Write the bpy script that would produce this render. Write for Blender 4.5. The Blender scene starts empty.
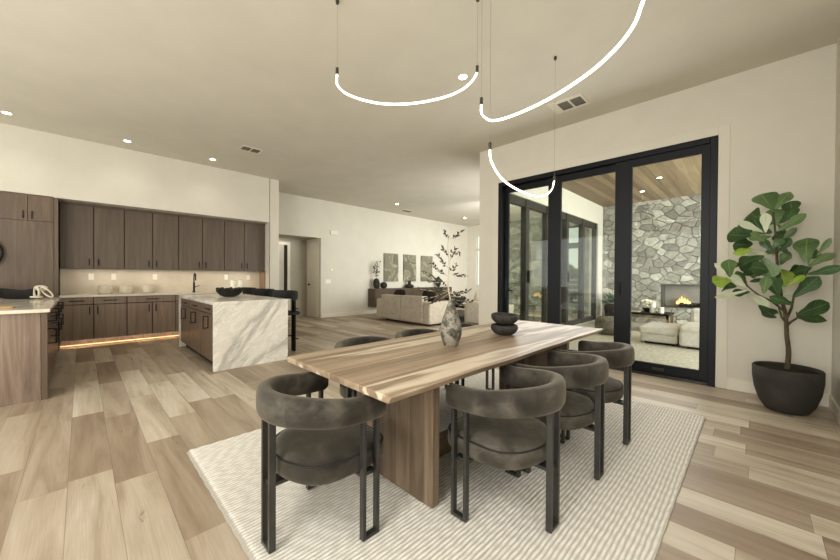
import bpy, bmesh, math, random
from mathutils import Vector, Matrix
random.seed(7)
C = bpy.context.scene.collection
PI = math.pi

# ------------------------------------------------------------------ camera
F, YAW, PIT, ROL, EYE = 336.8, -.7824, -.0088, .006, 1.25
def axes():
    cy, sy, cp, sp = math.cos(YAW), math.sin(YAW), math.cos(PIT), math.sin(PIT)
    f = Vector((sy*cp, cy*cp, sp)); r = Vector((cy, -sy, 0)); u = r.cross(f)
    c, s = math.cos(ROL), math.sin(ROL)
    return c*r+s*u, -s*r+c*u, f
RR, UU, FF = axes()
cam = bpy.data.cameras.new('camera'); co = bpy.data.objects.new('camera', cam); C.objects.link(co)
cam.sensor_width = 36; cam.lens = F/840*36; cam.clip_start = .02; cam.clip_end = 300
M4 = Matrix(((RR.x, UU.x, -FF.x, 0), (RR.y, UU.y, -FF.y, 0), (RR.z, UU.z, -FF.z, EYE), (0, 0, 0, 1)))
co.matrix_world = M4
bpy.context.scene.camera = co
def at(px, py, d):          # measured picture point at distance d into a place in the room
    v = FF*d + RR*((px-420)/F*d) + UU*((280-py)/F*d)
    return Vector((v.x, v.y, v.z+EYE))

# ------------------------------------------------------------------ materials
def lin(c):
    return tuple(((v/255)/12.92 if v/255 <= .04045 else ((v/255+.055)/1.055)**2.4) for v in c) + (1,)
class NT:
    def __init__(s, name):
        s.m = bpy.data.materials.new(name); s.m.use_nodes = True
        s.t = s.m.node_tree; s.n = s.t.nodes; s.l = s.t.links
        s.b = s.n['Principled BSDF']; s.tc = s.n.new('ShaderNodeTexCoord')
    def add(s, typ, **kw):
        n = s.n.new('ShaderNode'+typ)
        for k, v in kw.items(): setattr(n, k, v)
        return n
    def link(s, a, b): s.l.new(a, b)
    def math(s, op, a, b=None):
        n = s.add('Math', operation=op)
        for i, v in enumerate((a, b)):
            if v is None: continue
            if isinstance(v, (int, float)): n.inputs[i].default_value = v
            else: s.link(v, n.inputs[i])
        return n.outputs[0]
    def mapping(s, scale=(1, 1, 1), src=None, rot=(0, 0, 0), loc=(0, 0, 0)):
        n = s.add('Mapping'); n.inputs['Scale'].default_value = scale; n.inputs['Rotation'].default_value = rot; n.inputs['Location'].default_value = loc
        s.link(src or s.tc.outputs['Object'], n.inputs[0]); return n.outputs[0]
    def noise(s, vec, scale=5, detail=4, rough=.55, dist=0):
        n = s.add('TexNoise'); n.inputs['Scale'].default_value = scale; n.inputs['Detail'].default_value = detail
        n.inputs['Roughness'].default_value = rough; n.inputs['Distortion'].default_value = dist
        s.link(vec, n.inputs['Vector']); return n.outputs['Fac']
    def ramp(s, fac, stops, interp='LINEAR'):
        n = s.add('ValToRGB'); r = n.color_ramp; r.interpolation = interp
        while len(r.elements) < len(stops): r.elements.new(.5)
        for e, (p, c) in zip(r.elements, stops): e.position = p; e.color = lin(c) if len(c) == 3 else c
        s.link(fac, n.inputs[0]); return n.outputs[0]
    def mix(s, fac, a, b, blend='MIX'):
        n = s.add('Mix', data_type='RGBA', blend_type=blend)
        for i, v in ((0, fac), (6, a), (7, b)):
            if isinstance(v, (int, float)): n.inputs[i].default_value = v
            elif isinstance(v, tuple): n.inputs[i].default_value = lin(v)
            else: s.link(v, n.inputs[i])
        return n.outputs[2]
    def bump(s, h, strength=.3, dist=.01):
        n = s.add('Bump'); n.inputs['Strength'].default_value = strength; n.inputs['Distance'].default_value = dist
        s.link(h, n.inputs['Height']); s.link(n.outputs[0], s.b.inputs['Normal'])
    def out(s, col=None, rough=.5, metal=0, spec=.5, **kw):
        if isinstance(col, tuple): s.b.inputs['Base Color'].default_value = lin(col)
        elif col is not None: s.link(col, s.b.inputs['Base Color'])
        if isinstance(rough, (int, float)): s.b.inputs['Roughness'].default_value = rough
        else: s.link(rough, s.b.inputs['Roughness'])
        s.b.inputs['Metallic'].default_value = metal; s.b.inputs['Specular IOR Level'].default_value = spec
        for k, v in kw.items(): s.b.inputs[k].default_value = v
        return s.m

def plain(name, col, rough=.5, metal=0, var=.05, scale=8, spec=.5, bump=0, **kw):
    t = NT(name); f = t.noise(t.mapping(), scale, 4)
    dk = tuple(max(0, v*(1-var)) for v in col); lt = tuple(min(255, v*(1+var)) for v in col)
    c = t.ramp(f, [(.3, dk), (.7, lt)])
    if bump: t.bump(t.noise(t.mapping(), scale*12, 3), bump, .004)
    return t.out(c, rough, metal, spec, **kw)

def wood(name, dark, mid, light, axis=2, scale=1.0, rough=.45, planks=None, bump=.08, ring=1.0, sap=False):
    # grain runs along axis; planks=(cross axis, width) splits the surface in strips of their own tone
    t = NT(name)
    sc = [9*scale]*3; sc[axis] = .55*scale
    vec = t.mapping(tuple(sc))
    if planks:
        sep = t.add('SeparateXYZ'); t.link(t.tc.outputs['Object'], sep.inputs[0])
        row = t.math('FLOOR', t.math('DIVIDE', sep.outputs[planks[0]], planks[1]))
        wn = t.add('TexWhiteNoise', noise_dimensions='1D'); t.link(row, wn.inputs['W'])
        cmb = t.add('CombineXYZ'); t.link(t.math('MULTIPLY', wn.outputs[0], 37.0), cmb.inputs[axis]); t.link(t.math('MULTIPLY', wn.outputs[0], 11.0), cmb.inputs[(axis+1) % 3])
        ad = t.add('VectorMath', operation='ADD'); t.link(vec, ad.inputs[0]); t.link(cmb.outputs[0], ad.inputs[1]); vec = ad.outputs[0]
    g1 = t.noise(vec, 1.6, 8, .62, 1.2*ring)
    sc2 = [60*scale]*3; sc2[axis] = 1.5*scale
    g2 = t.noise(t.mapping(tuple(sc2)), 2.0, 4, .6)
    f = t.math('ADD', t.math('MULTIPLY', g1, .75), t.math('MULTIPLY', g2, .25))
    c = t.ramp(f, [(.32, dark), (.5, mid), (.68, light)])
    if planks:
        tone = t.ramp(wn.outputs[0], [(0, (196, 188, 180)), (.5, (228, 222, 216)), (1, (255, 252, 246))])
        c = t.mix(1.0, c, tone, 'MULTIPLY')
        fr = t.math('FRACT', t.math('DIVIDE', sep.outputs[planks[0]], planks[1]))
        e = t.math('LESS_THAN', fr, .018)
        c = t.mix(t.math('MULTIPLY', e, .35), c, (70, 52, 38))
    if sap:     # pale sapwood streaks along the boards
        ss = [2.6]*3; ss[axis] = .22
        sn = t.noise(t.mapping(tuple(ss), loc=(3.3, 1.1, 0)), 2.2, 3, .5, .5)
        k = t.ramp(sn, [(.54, (0, 0, 0)), (.585, (255, 255, 255))])
        c = t.mix(t.math('MULTIPLY', k, .7), c, (220, 206, 184))
    t.bump(g2, bump, .002)
    return t.out(c, rough)

def floor_material():
    t = NT('oak_plank_floor'); sep = t.add('SeparateXYZ'); t.link(t.tc.outputs['Object'], sep.inputs[0])
    W, L = .2, 1.3
    yv = t.math('DIVIDE', t.math('ADD', sep.outputs[1], .06), W); row = t.math('FLOOR', yv)
    wr = t.add('TexWhiteNoise', noise_dimensions='1D'); t.link(row, wr.inputs['W'])
    xv = t.math('ADD', t.math('DIVIDE', sep.outputs[0], L), t.math('MULTIPLY', wr.outputs[0], 7.3)); col = t.math('FLOOR', xv)
    cid = t.add('CombineXYZ'); t.link(row, cid.inputs[0]); t.link(col, cid.inputs[1])
    wp = t.add('TexWhiteNoise', noise_dimensions='2D'); t.link(cid.outputs[0], wp.inputs['Vector'])
    base = t.ramp(wp.outputs[0], [(0, (160, 143, 125)), (.3, (180, 165, 147)), (.6, (198, 186, 168)), (1, (218, 209, 193))])
    off = t.add('CombineXYZ'); t.link(t.math('MULTIPLY', wp.outputs[0], 51.0), off.inputs[0]); t.link(t.math('MULTIPLY', wp.outputs[0], 23.0), off.inputs[1])
    ad = t.add('VectorMath', operation='ADD'); t.link(t.mapping((.9, 9, 9)), ad.inputs[0]); t.link(off.outputs[0], ad.inputs[1])
    g = t.noise(ad.outputs[0], .8, 7, .55, 1.2)
    gc = t.ramp(g, [(.3, (208, 200, 190)), (.5, (238, 235, 229)), (.7, (255, 255, 255))])
    c = t.mix(1.0, base, gc, 'MULTIPLY')
    fine = t.noise(t.mapping((3, 120, 10)), 1.5, 3)
    c = t.mix(.13, c, t.ramp(fine, [(.35, (120, 104, 88)), (.65, (255, 255, 255))]), 'MULTIPLY')
    # dark knots, long and thin, on a few planks
    ad2 = t.add('VectorMath', operation='ADD'); t.link(t.mapping((1.6, 8, 1)), ad2.inputs[0]); t.link(off.outputs[0], ad2.inputs[1])
    kn = t.noise(ad2.outputs[0], 1.0, 6, .7, .4)
    k = t.ramp(kn, [(.655, (0, 0, 0)), (.72, (255, 255, 255))])
    c = t.mix(t.math('MULTIPLY', k, .7), c, (84, 72, 58))
    fy = t.math('FRACT', yv); fx = t.math('FRACT', xv)
    e = t.math('MAXIMUM', t.math('LESS_THAN', fy, .014), t.math('LESS_THAN', fx, .0022))
    c = t.mix(t.math('MULTIPLY', e, .5), c, (96, 80, 62))
    t.bump(t.math('SUBTRACT', t.math('MULTIPLY', g, .3), e), .12, .003)
    r = t.math('ADD', .33, t.math('MULTIPLY', g, .18))
    return t.out(c, r, spec=.45)

def stone_material(name='flagstone_cladding', flat='xz', s=3.9, tint=(1, 1, 1)):
    t = NT(name)
    sep = t.add('SeparateXYZ'); t.link(t.tc.outputs['Object'], sep.inputs[0])
    cmb = t.add('CombineXYZ'); t.link(sep.outputs[0 if flat[0] == 'x' else 1], cmb.inputs[0]); t.link(sep.outputs[2], cmb.inputs[1])
    nz = t.add('TexNoise'); nz.inputs['Scale'].default_value = 1.6; nz.inputs['Detail'].default_value = 3; t.link(cmb.outputs[0], nz.inputs['Vector'])
    vm = t.add('VectorMath', operation='MULTIPLY_ADD'); t.link(nz.outputs['Color'], vm.inputs[0]); vm.inputs[1].default_value = (.14, .14, 0); t.link(cmb.outputs[0], vm.inputs[2])
    cv = t.add('TexVoronoi', voronoi_dimensions='2D', feature='F1'); cv.inputs['Scale'].default_value = 1.15; t.link(vm.outputs[0], cv.inputs['Vector'])
    vm2 = t.add('VectorMath', operation='MULTIPLY_ADD'); t.link(cv.outputs['Color'], vm2.inputs[0]); vm2.inputs[1].default_value = (2.3, 1.9, 0); t.link(vm.outputs[0], vm2.inputs[2])
    mp = t.mapping((1.0, 1.35, 1), vm2.outputs[0], rot=(0, 0, .5))
    def vor(feat):
        v = t.add('TexVoronoi', voronoi_dimensions='2D', feature=feat); v.inputs['Scale'].default_value = s; v.inputs['Randomness'].default_value = 1
        t.link(mp, v.inputs['Vector']); return v
    ed = vor('DISTANCE_TO_EDGE'); ce = vor('F1')
    g = lambda c: tuple(int(a*b) for a, b in zip(c, tint))
    col = t.add('SeparateColor'); t.link(ce.outputs['Color'], col.inputs[0])
    base = t.ramp(col.outputs[0], [(0, g((156, 153, 146))), (.35, g((176, 173, 165))), (.7, g((198, 195, 186))), (1, g((226, 223, 214)))])
    mott = t.noise(t.mapping((1, 1, 1)), 9, 7, .65)
    c = t.mix(.75, base, t.ramp(mott, [(.3, (176, 173, 166)), (.7, (255, 255, 252))]), 'MULTIPLY')
    gap = t.math('LESS_THAN', ed.outputs[0], .012)
    c = t.mix(gap, c, g((122, 117, 106)))
    h = t.math('ADD', t.math('MINIMUM', t.math('MULTIPLY', ed.outputs[0], 9.0), .6), t.math('ADD', t.math('MULTIPLY', mott, .35), t.math('MULTIPLY', col.outputs[1], .5)))
    t.bump(h, .9, .05)
    return t.out(c, .85, spec=.25)

def marble_material():
    t = NT('grey_veined_marble')
    m = t.mapping((1, 1, 1), rot=(math.radians(-42), 0, 0))
    st = t.mapping((1, .55, 2.0), src=m)
    d = t.noise(st, 1.05, 8, .6, .9)
    v1 = t.ramp(d, [(.38, (232, 228, 218)), (.51, (226, 222, 211)), (.57, (190, 187, 178)), (.61, (220, 215, 204)), (.7, (234, 230, 220))])
    d2 = t.noise(st, 3.4, 9, .7, 2.0)
    c = t.mix(.6, v1, t.ramp(d2, [(.42, (255, 255, 255)), (.52, (226, 224, 219)), (.6, (255, 255, 255))]), 'MULTIPLY')
    return t.out(c, .22)

def glass_material(name, tint=(238, 244, 240), refl=1.0):
    t = NT(name); t.n.remove(t.b)
    tr = t.add('BsdfTransparent'); tr.inputs[0].default_value = lin(tint)
    gl = t.add('BsdfGlossy'); gl.inputs['Roughness'].default_value = .01
    fr = t.add('Fresnel'); fr.inputs[0].default_value = 1.5
    mx = t.add('MixShader'); t.link(t.math('MINIMUM', t.math('MULTIPLY', fr.outputs[0], refl), 1.0), mx.inputs[0]); t.link(tr.outputs[0], mx.inputs[1]); t.link(gl.outputs[0], mx.inputs[2])
    t.link(mx.outputs[0], t.n['Material Output'].inputs[0]); return t.m

def emit(name, col, strength):
    t = NT(name); f = t.noise(t.mapping(), 3)
    t.out(col, .5); t.b.inputs['Emission Color'].default_value = lin(col); t.b.inputs['Emission Strength'].default_value = strength
    return t.m

def velvet():
    t = NT('taupe_velvet'); n = t.noise(t.mapping((1, 1, 1.3)), 7, 3, .5, .3)
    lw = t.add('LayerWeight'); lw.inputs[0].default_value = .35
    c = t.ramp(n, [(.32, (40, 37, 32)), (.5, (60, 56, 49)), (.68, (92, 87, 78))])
    c = t.mix(t.math('MULTIPLY', lw.outputs['Facing'], .5), c, (120, 114, 102))  # pile sheen put into the colour, paler at grazing angles
    t.bump(t.noise(t.mapping(), 300, 2), .12, .001)
    m = t.out(c, .75, spec=.2); t.b.inputs['Sheen Weight'].default_value = .35; t.b.inputs['Sheen Roughness'].default_value = .4
    t.b.inputs['Sheen Tint'].default_value = lin((200, 192, 175)); return m

def rug_material():
    t = NT('ribbed_wool'); sep = t.add('SeparateXYZ'); t.link(t.tc.outputs['Object'], sep.inputs[0])
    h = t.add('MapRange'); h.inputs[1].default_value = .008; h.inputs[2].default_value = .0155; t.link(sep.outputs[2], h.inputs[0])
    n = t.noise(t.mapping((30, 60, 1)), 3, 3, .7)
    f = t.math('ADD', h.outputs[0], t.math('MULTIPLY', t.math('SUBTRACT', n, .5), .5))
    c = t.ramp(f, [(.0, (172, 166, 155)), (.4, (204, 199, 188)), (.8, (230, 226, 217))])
    t.bump(t.noise(t.mapping(), 260, 2), .5, .004)
    return t.out(c, .95, spec=.1)

def sofa_cloth(name, col):
    return plain(name, col, .9, 0, .05, 14, .15, .25)

def leaf_material(name, a, b, vein, rough=.4):
    t = NT(name); n = t.noise(t.mapping(), 9, 4)
    c = t.ramp(n, [(.3, a), (.7, b)])
    uv = t.add('UVMap'); s = t.add('SeparateXYZ'); t.link(uv.outputs[0], s.inputs[0])
    mid = t.math('LESS_THAN', t.math('ABSOLUTE', t.math('SUBTRACT', s.outputs[0], .5)), .022)
    sidew = t.math('SUBTRACT', t.math('MULTIPLY', s.outputs[1], 7.0), t.math('MULTIPLY', t.math('ABSOLUTE', t.math('SUBTRACT', s.outputs[0], .5)), 3.0))
    side = t.math('LESS_THAN', t.math('FRACT', sidew), .09)
    v = t.math('MAXIMUM', mid, t.math('MULTIPLY', side, .6))
    c = t.mix(t.math('MULTIPLY', v, .7), c, vein)
    t.bump(t.math('MULTIPLY', v, -1), .3, .004)
    return t.out(c, rough)

def art_material(seed):
    t = NT('sand_relief'); m = t.mapping((1, 1, 1), loc=(seed*3.1, seed*1.7, seed))
    n = t.noise(m, 1.6, 4, .5, 1.2)
    c = t.ramp(n, [(.3, (112, 108, 92)), (.47, (128, 124, 106)), (.5, (176, 168, 146)), (.53, (134, 129, 112)), (.7, (150, 144, 124))])
    t.bump(n, .8, .08); return t.out(c, .85)

def flame_material():
    t = NT('gas_flame'); sep = t.add('SeparateXYZ'); t.link(t.tc.outputs['Object'], sep.inputs[0])
    mr = t.add('MapRange'); mr.inputs[1].default_value = .5; mr.inputs[2].default_value = .86; t.link(sep.outputs[2], mr.inputs[0])
    c = t.ramp(mr.outputs[0], [(0, (255, 225, 170)), (.5, (255, 190, 110)), (1, (245, 150, 70))])
    t.link(c, t.b.inputs['Emission Color']); t.b.inputs['Emission Strength'].default_value = 1.6; return t.out((255, 200, 120), .6)

WALL = plain('warm_white_plaster', (214, 209, 196), .85, 0, .01, 3, .2)
CEIL = plain('ceiling_plaster', (213, 208, 194), .9, 0, .012, 2, .15)
TRIM = plain('painted_trim', (226, 219, 203), .5, 0, .01, 3)
CASE = plain('door_trim_paint', (215, 209, 195), .6, 0, .01, 3)
FLOOR = floor_material()
STONE = stone_material()
STONE2 = stone_material('interior_stone', 'xz', 2.2, (.84, .86, .81))
MARBLE = marble_material()
QUARTZ = plain('pale_quartz', (214, 206, 190), .12, 0, .03, 3)
SPLASH = plain('quartz_splashback', (206, 197, 180), .25, 0, .04, 2.2)
KWOOD = wood('smoked_oak_veneer', (92, 79, 68), (104, 91, 79), (117, 104, 91), 2, .8, .4)
KWOOD2 = wood('smoked_oak_front', (94, 79, 66), (109, 93, 78), (123, 107, 91), 2, .9, .38)
KWOOD3 = wood('brightened_oak_base_front', (122, 105, 90), (140, 122, 105), (158, 139, 121), 2, .9, .38)  # front wood lightened to make up for weak light on the base fronts
PANELWOOD = wood('knotty_end_panel', (108, 92, 79), (132, 114, 99), (152, 135, 118), 2, .6, .5, ring=2.2)
TABLEWOOD = wood('walnut_table_boards', (140, 123, 103), (169, 151, 129), (198, 183, 161), 1, .5, .42, planks=(0, .128), ring=1.6, sap=True)
PEDWOOD = wood('walnut_pedestal', (98, 84, 69), (130, 114, 96), (156, 140, 120), 2, .55, .42, planks=(0, .115), ring=1.8)
CEDAR = wood('cedar_ceiling_boards', (150, 133, 108), (170, 152, 126), (188, 170, 144), 1, .5, .6, planks=(0, .14))
CONWOOD = wood('fluted_walnut', (70, 58, 46), (90, 76, 61), (108, 93, 76), 2, 1.0, .5)
BLACK = plain('black_powder_coat', (26, 26, 26), .38, .6, .12, 20)
LEGM = plain('blackened_steel_leg', (74, 73, 69), .36, .5, .12, 9)
FRAMEM = plain('black_door_frame', (15, 18, 22), .45, 0, .1, 6, .35)
FRAME2 = plain('bronze_patio_frame', (62, 60, 54), .45, .2, .1, 6)
BLACKFAB = plain('black_leather', (15, 14, 14), .6, 0, .15, 20)
VELVET = velvet(); PIPING = plain('dark_piping', (38, 34, 29), .8, 0, .1, 20)
RUG = rug_material()
GLASS = glass_material('clear_door_glass', (244, 247, 243), .55)
GLASS2 = glass_material('patio_glass', (247, 249, 246), .4)
CONCRETE = plain('charcoal_fibre_clay', (62, 59, 54), .7, 0, .12, 5, .3, .15)
SOIL = plain('soil_and_moss', (52, 48, 30), .95, 0, .4, 60, .1, .8)
BARK = plain('grey_bark', (92, 80, 66), .85, 0, .2, 30, .2, .6)
SOFA = sofa_cloth('cream_boucle', (178, 168, 152))
PATSOFA = sofa_cloth('pale_outdoor_cloth', (214, 208, 200))
DARKCUSH = sofa_cloth('dark_cushion_cloth', (46, 40, 34))
CREAM = plain('cream_ceramic', (206, 198, 178), .5, 0, .04, 12)
WAX = plain('ivory_wax', (236, 230, 214), .5, 0, .02, 12)
DARKCER = plain('dark_ceramic', (50, 47, 42), .6, 0, .2, 16, .3, .2)
BOWLM = plain('black_stone_bowl', (58, 56, 51), .65, 0, .22, 30, .3, .3)
VASEM = None
def _vase():
    t = NT('mottled_raku'); n = t.noise(t.mapping((1, 1, .9)), 17, 8, .68, .2)
    c = t.ramp(n, [(.36, (44, 40, 33)), (.47, (92, 86, 74)), (.58, (150, 144, 130)), (.7, (84, 77, 64))])
    t.bump(t.noise(t.mapping(), 70, 4), .4, .004); return t.out(c, .6)
VASEM = _vase()
PLASTIC = plain('white_plastic', (236, 232, 220), .4, 0, .01, 5)
SAGE = plain('painted_panel_door', (196, 189, 172), .5, 0, .02, 4)
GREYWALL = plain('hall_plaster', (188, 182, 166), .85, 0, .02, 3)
DARKIN = plain('dark_parts_and_shade', (50, 42, 34), .8, 0, .1, 3)  # also stands for shade in cupboard gaps and the hall doorway
LED = emit('led_tube', (255, 246, 226), 5)
CANL = emit('downlight_lens', (255, 248, 230), 14)
WARMLED = emit('warm_led_strip', (255, 205, 150), 1.3)
LVEIN = (150, 176, 110)
LEAF_D = leaf_material('dark_leaf', (40, 68, 36), (70, 102, 54), (120, 146, 94))
LEAF_M = leaf_material('mid_leaf', (80, 108, 64), (112, 136, 88), (152, 168, 124))
LEAF_P = leaf_material('pale_leaf_underside', (186, 194, 164), (210, 214, 190), (164, 174, 138), .6)
LEAF_B = leaf_material('bright_leaf', (118, 150, 46), (160, 184, 78), (196, 208, 124))
OLIVE = plain('olive_leaflet', (60, 57, 42), .6, 0, .3, 40)
STEMP = plain('pale_stem', (190, 180, 158), .7, 0, .08, 40)
PFLOOR = plain('patio_paving', (178, 172, 158), .8, 0, .06, 6, .2, .2)
PRUG = plain('patio_rug_weave', (204, 198, 184), .95, 0, .12, 22, .1, .8)
GRILLE = plain('grille_grey', (74, 70, 60), .6, 0, .1, 5)
GRILLE2 = plain('grille_slat_grey', (140, 135, 122), .6, 0, .05, 5)
TREE = plain('distant_foliage', (120, 124, 84), .9, 0, .4, 6, .1, .6)

# ------------------------------------------------------------------ geometry helpers
def obj(name, bm, mat, parent=None, smooth=False, bevel=0, angle=40):
    me = bpy.data.meshes.new(name)
    bmesh.ops.recalc_face_normals(bm, faces=bm.faces)
    bm.to_mesh(me); bm.free()
    for m in (mat if isinstance(mat, (list, tuple)) else [mat]): me.materials.append(m)
    if smooth:
        me.shade_smooth()
        if smooth == 'auto': me.set_sharp_from_angle(angle=math.radians(angle))
    o = bpy.data.objects.new(name, me); C.objects.link(o)
    if parent:
        o.parent = parent
    if bevel:
        b = o.modifiers.new('bevel', 'BEVEL'); b.width = bevel; b.segments = 2; b.limit_method = 'ANGLE'; b.angle_limit = math.radians(40)
    return o
def box(bm, x0, x1, y0, y1, z0, z1):
    v = [bm.verts.new((x, y, z)) for x in (x0, x1) for y in (y0, y1) for z in (z0, z1)]
    for f in ((0, 1, 3, 2), (4, 6, 7, 5), (0, 4, 5, 1), (2, 3, 7, 6), (0, 2, 6, 4), (1, 5, 7, 3)):
        bm.faces.new([v[i] for i in f])
def boxes(*bs):
    bm = bmesh.new()
    for b in bs: box(bm, *b)
    return bm
def lathe(bm, prof, n=32, c=(0, 0, 0), sup=None, sx=1, sy=1, tilt=None):
    rings = []
    for r, z in prof:
        ring = []
        for i in range(n):
            a = 2*PI*i/n; ca, sa = math.cos(a), math.sin(a); k = 1
            if callable(sup): e_ = sup(a); k = (abs(ca)**e_+abs(sa)**e_)**(-1/e_)
            elif sup: k = (abs(ca)**sup+abs(sa)**sup)**(-1/sup)
            p = Vector((r*k*ca*sx, r*k*sa*sy, z))
            if tilt is not None: p = tilt @ p
            ring.append(bm.verts.new(p+Vector(c)))
        rings.append(ring)
    for a, b in zip(rings, rings[1:]):
        for i in range(n): bm.faces.new((a[i], a[(i+1) % n], b[(i+1) % n], b[i]))
    bm.faces.new(rings[0][::-1]); bm.faces.new(rings[-1])
def tube(bm, pts, rad, n=8):
    pts = [Vector(p) for p in pts]; rads = rad if isinstance(rad, (list, tuple)) else [rad]*len(pts)
    rings = []; up = Vector((0, 0, 1))
    t0 = (pts[1]-pts[0]).normalized()
    nrm = t0.cross(up) if abs(t0.z) < .95 else t0.cross(Vector((1, 0, 0))); nrm.normalize()
    for i, p in enumerate(pts):
        t = (pts[min(i+1, len(pts)-1)]-pts[max(i-1, 0)]).normalized()
        nrm = (nrm - t*nrm.dot(t)).normalized(); bn = t.cross(nrm)
        rings.append([bm.verts.new(p+(nrm*math.cos(2*PI*k/n)+bn*math.sin(2*PI*k/n))*rads[i]) for k in range(n)])
    for a, b in zip(rings, rings[1:]):
        for k in range(n): bm.faces.new((a[k], a[(k+1) % n], b[(k+1) % n], b[k]))
    bm.faces.new(rings[0][::-1]); bm.faces.new(rings[-1])
def T(*pts, r=.01, n=8):
    bm = bmesh.new(); tube(bm, pts, r, n); return bm
def spline(P, k=6):
    P = [Vector(p) for p in P]; out = []
    for i in range(len(P)-1):
        a = P[max(i-1, 0)]; b = P[i]; c = P[i+1]; d = P[min(i+2, len(P)-1)]
        for j in range(k):
            t = j/k
            out.append(.5*((2*b)+(c-a)*t+(2*a-5*b+4*c-d)*t*t+(3*b-a-3*c+d)*t**3))
    out.append(P[-1]); return out

def tag(o, label=None, cat=None, group=None, kind=None):
    if label: o['label'] = label
    if cat: o['category'] = cat
    if group: o['group'] = group
    if kind: o['kind'] = kind
    return o
def thing(name, label, cat, loc=(0, 0, 0), rz=0, group=None):
    o = bpy.data.objects.new(name, None); C.objects.link(o); o.location = loc; o.rotation_euler = (0, 0, rz); o.empty_display_size = .1
    return tag(o, label, cat, group)
def struct(name, bm, m, label, cat, parent=None, bevel=0, **kw):
    o = obj(name, bm, m, parent, bevel=bevel, **kw)
    if parent is None: tag(o, label, cat, kind='structure')
    return o
def dup(root, loc, rz, label):
    r = root.copy(); C.objects.link(r); r.location = loc; r.rotation_euler = (0, 0, rz); r['label'] = label
    for ch in [o for o in bpy.data.objects if o.parent == root]:
        c = ch.copy(); C.objects.link(c); c.parent = r
        for g in [o for o in bpy.data.objects if o.parent == ch]:
            d = g.copy(); C.objects.link(d); d.parent = c
    return r

# ------------------------------------------------------------------ the setting
H = 3.54; YW = 5.16; XK = -8.1; XL = -9.22; XR = .54; YF = 12.3; XP = -3.35
struct('floor', boxes((-11.2, XR+.2, -5.1, YW+.02, -.1, 0), (-11.2, XP-.25, YW+.02, YF+.2, -.1, 0)), FLOOR, 'wide plank oak floor running through kitchen dining and living room', 'floor')
struct('ceiling', boxes((-11.2, XR+.2, -5.1, YW+.15, H, H+.1), (-11.2, XP, YW+.15, YF+.2, H, H+.1)), CEIL, 'flat warm white plaster ceiling', 'ceiling')
DX0, DX1, DZ = -3.2, -.312, 2.9
struct('wall_right', boxes((-3.6, DX0, YW, YW+.15, 0, H), (DX1, XR, YW, YW+.15, 0, H), (DX0, DX1, YW, YW+.15, DZ, H)), WALL, 'warm white wall around the black sliding door', 'wall')
struct('wall_near_right', boxes((XR, XR+.15, -5, YW+.15, 0, H)), WALL, 'warm white wall at the right edge beside the potted fig', 'wall')
struct('wall_back', boxes((-11.2, -7.5, -5.15, -5, 0, H), (-7.5, -1, -5.15, -5, 0, .4), (-7.5, -1, -5.15, -5, 3.0, H), (-1, XR+.15, -5.15, -5, 0, H)), WALL, 'wall behind the camera with a wide opening', 'wall')  # unseen wall, its opening added to let sky light in
# kitchen recess: soffit over cupboards, stub wall at its right
struct('wall_kitchen', boxes((-8.87, -8.72, -5, 3.28, 0, H), (-8.72, XK, -5, 3.13, 2.51, H)), WALL, 'white soffit wall above the brown kitchen cupboards', 'wall')
struct('wall_stub', boxes((-8.87, XK, 3.13, 3.34, 0, H)), WALL, 'narrow white wall end at the right of the kitchen cupboards', 'wall')
struct('corner_shade_line', boxes((XK-.012, XK+.006, 3.118, 3.132, 0, H)), plain('painted_corner_shade', (150, 142, 124), .8), 'thin painted shade line on the wall end beside the soffit', 'trim')  # solid darker strip paints the shade line at the wall corner
struct('wall_backsplash', boxes((-8.72, -8.70, -.27, 3.13, .9, 1.37)), SPLASH, 'pale quartz splashback behind the kitchen worktop', 'wall')
# living wall with hall opening
OY0, OY1, OZ = 3.5, 5.06, 2.4
struct('wall_living', boxes((XL-.12, XL, OY1, YF, 0, H), (XL-.12, XL, 3.34, OY1, OZ, H), (XL-.12, XL, 3.0, OY0, 0, OZ)), WALL, 'long white living room wall with the console and three artworks', 'wall')
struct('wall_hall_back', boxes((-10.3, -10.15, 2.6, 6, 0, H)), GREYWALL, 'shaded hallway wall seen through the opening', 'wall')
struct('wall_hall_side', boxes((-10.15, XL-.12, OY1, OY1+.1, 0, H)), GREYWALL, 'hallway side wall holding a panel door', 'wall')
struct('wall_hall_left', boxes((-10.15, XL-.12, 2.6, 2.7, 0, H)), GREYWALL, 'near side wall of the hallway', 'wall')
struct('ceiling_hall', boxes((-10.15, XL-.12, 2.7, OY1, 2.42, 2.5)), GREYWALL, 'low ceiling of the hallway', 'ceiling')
# far living wall: windows and stone
def wall_xz(holes, x0, x1, y0, y1, z0, z1):
    bs = []; xs = x0
    for (a, b, c, d) in sorted(holes):
        bs.append((xs, a, y0, y1, z0, z1)); bs.append((a, b, y0, y1, z0, c)); bs.append((a, b, y0, y1, d, z1)); xs = b
    bs.append((xs, x1, y0, y1, z0, z1)); return boxes(*bs)
struct('wall_far', wall_xz([(-8.75, -8.42, .9, 3.1)], -9.3, -7.6, YF, YF+.15, 0, H), WALL, 'far end wall of the living room with a narrow window', 'wall')
struct('wall_far_stone', wall_xz([(-5.0, -4.2, .35, 3.1)], -7.6, XP, YF, YF+.15, 0, H), STONE2, 'stone clad end wall of the living room seen through the glass', 'wall')
w = struct('window_1', boxes((-8.75, -8.71, YF+.02, YF+.1, .9, 3.1), (-8.46, -8.42, YF+.02, YF+.1, .9, 3.1), (-8.75, -8.42, YF+.02, YF+.1, 2.42, 2.52), (-8.75, -8.42, YF+.02, YF+.1, .9, .94), (-8.75, -8.42, YF+.02, YF+.1, 3.06, 3.1)), TRIM, 'tall narrow two light window at the far end of the living room', 'window')
obj('pane', boxes((-8.71, -8.46, YF+.05, YF+.06, .94, 3.06)), GLASS, w)
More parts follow.
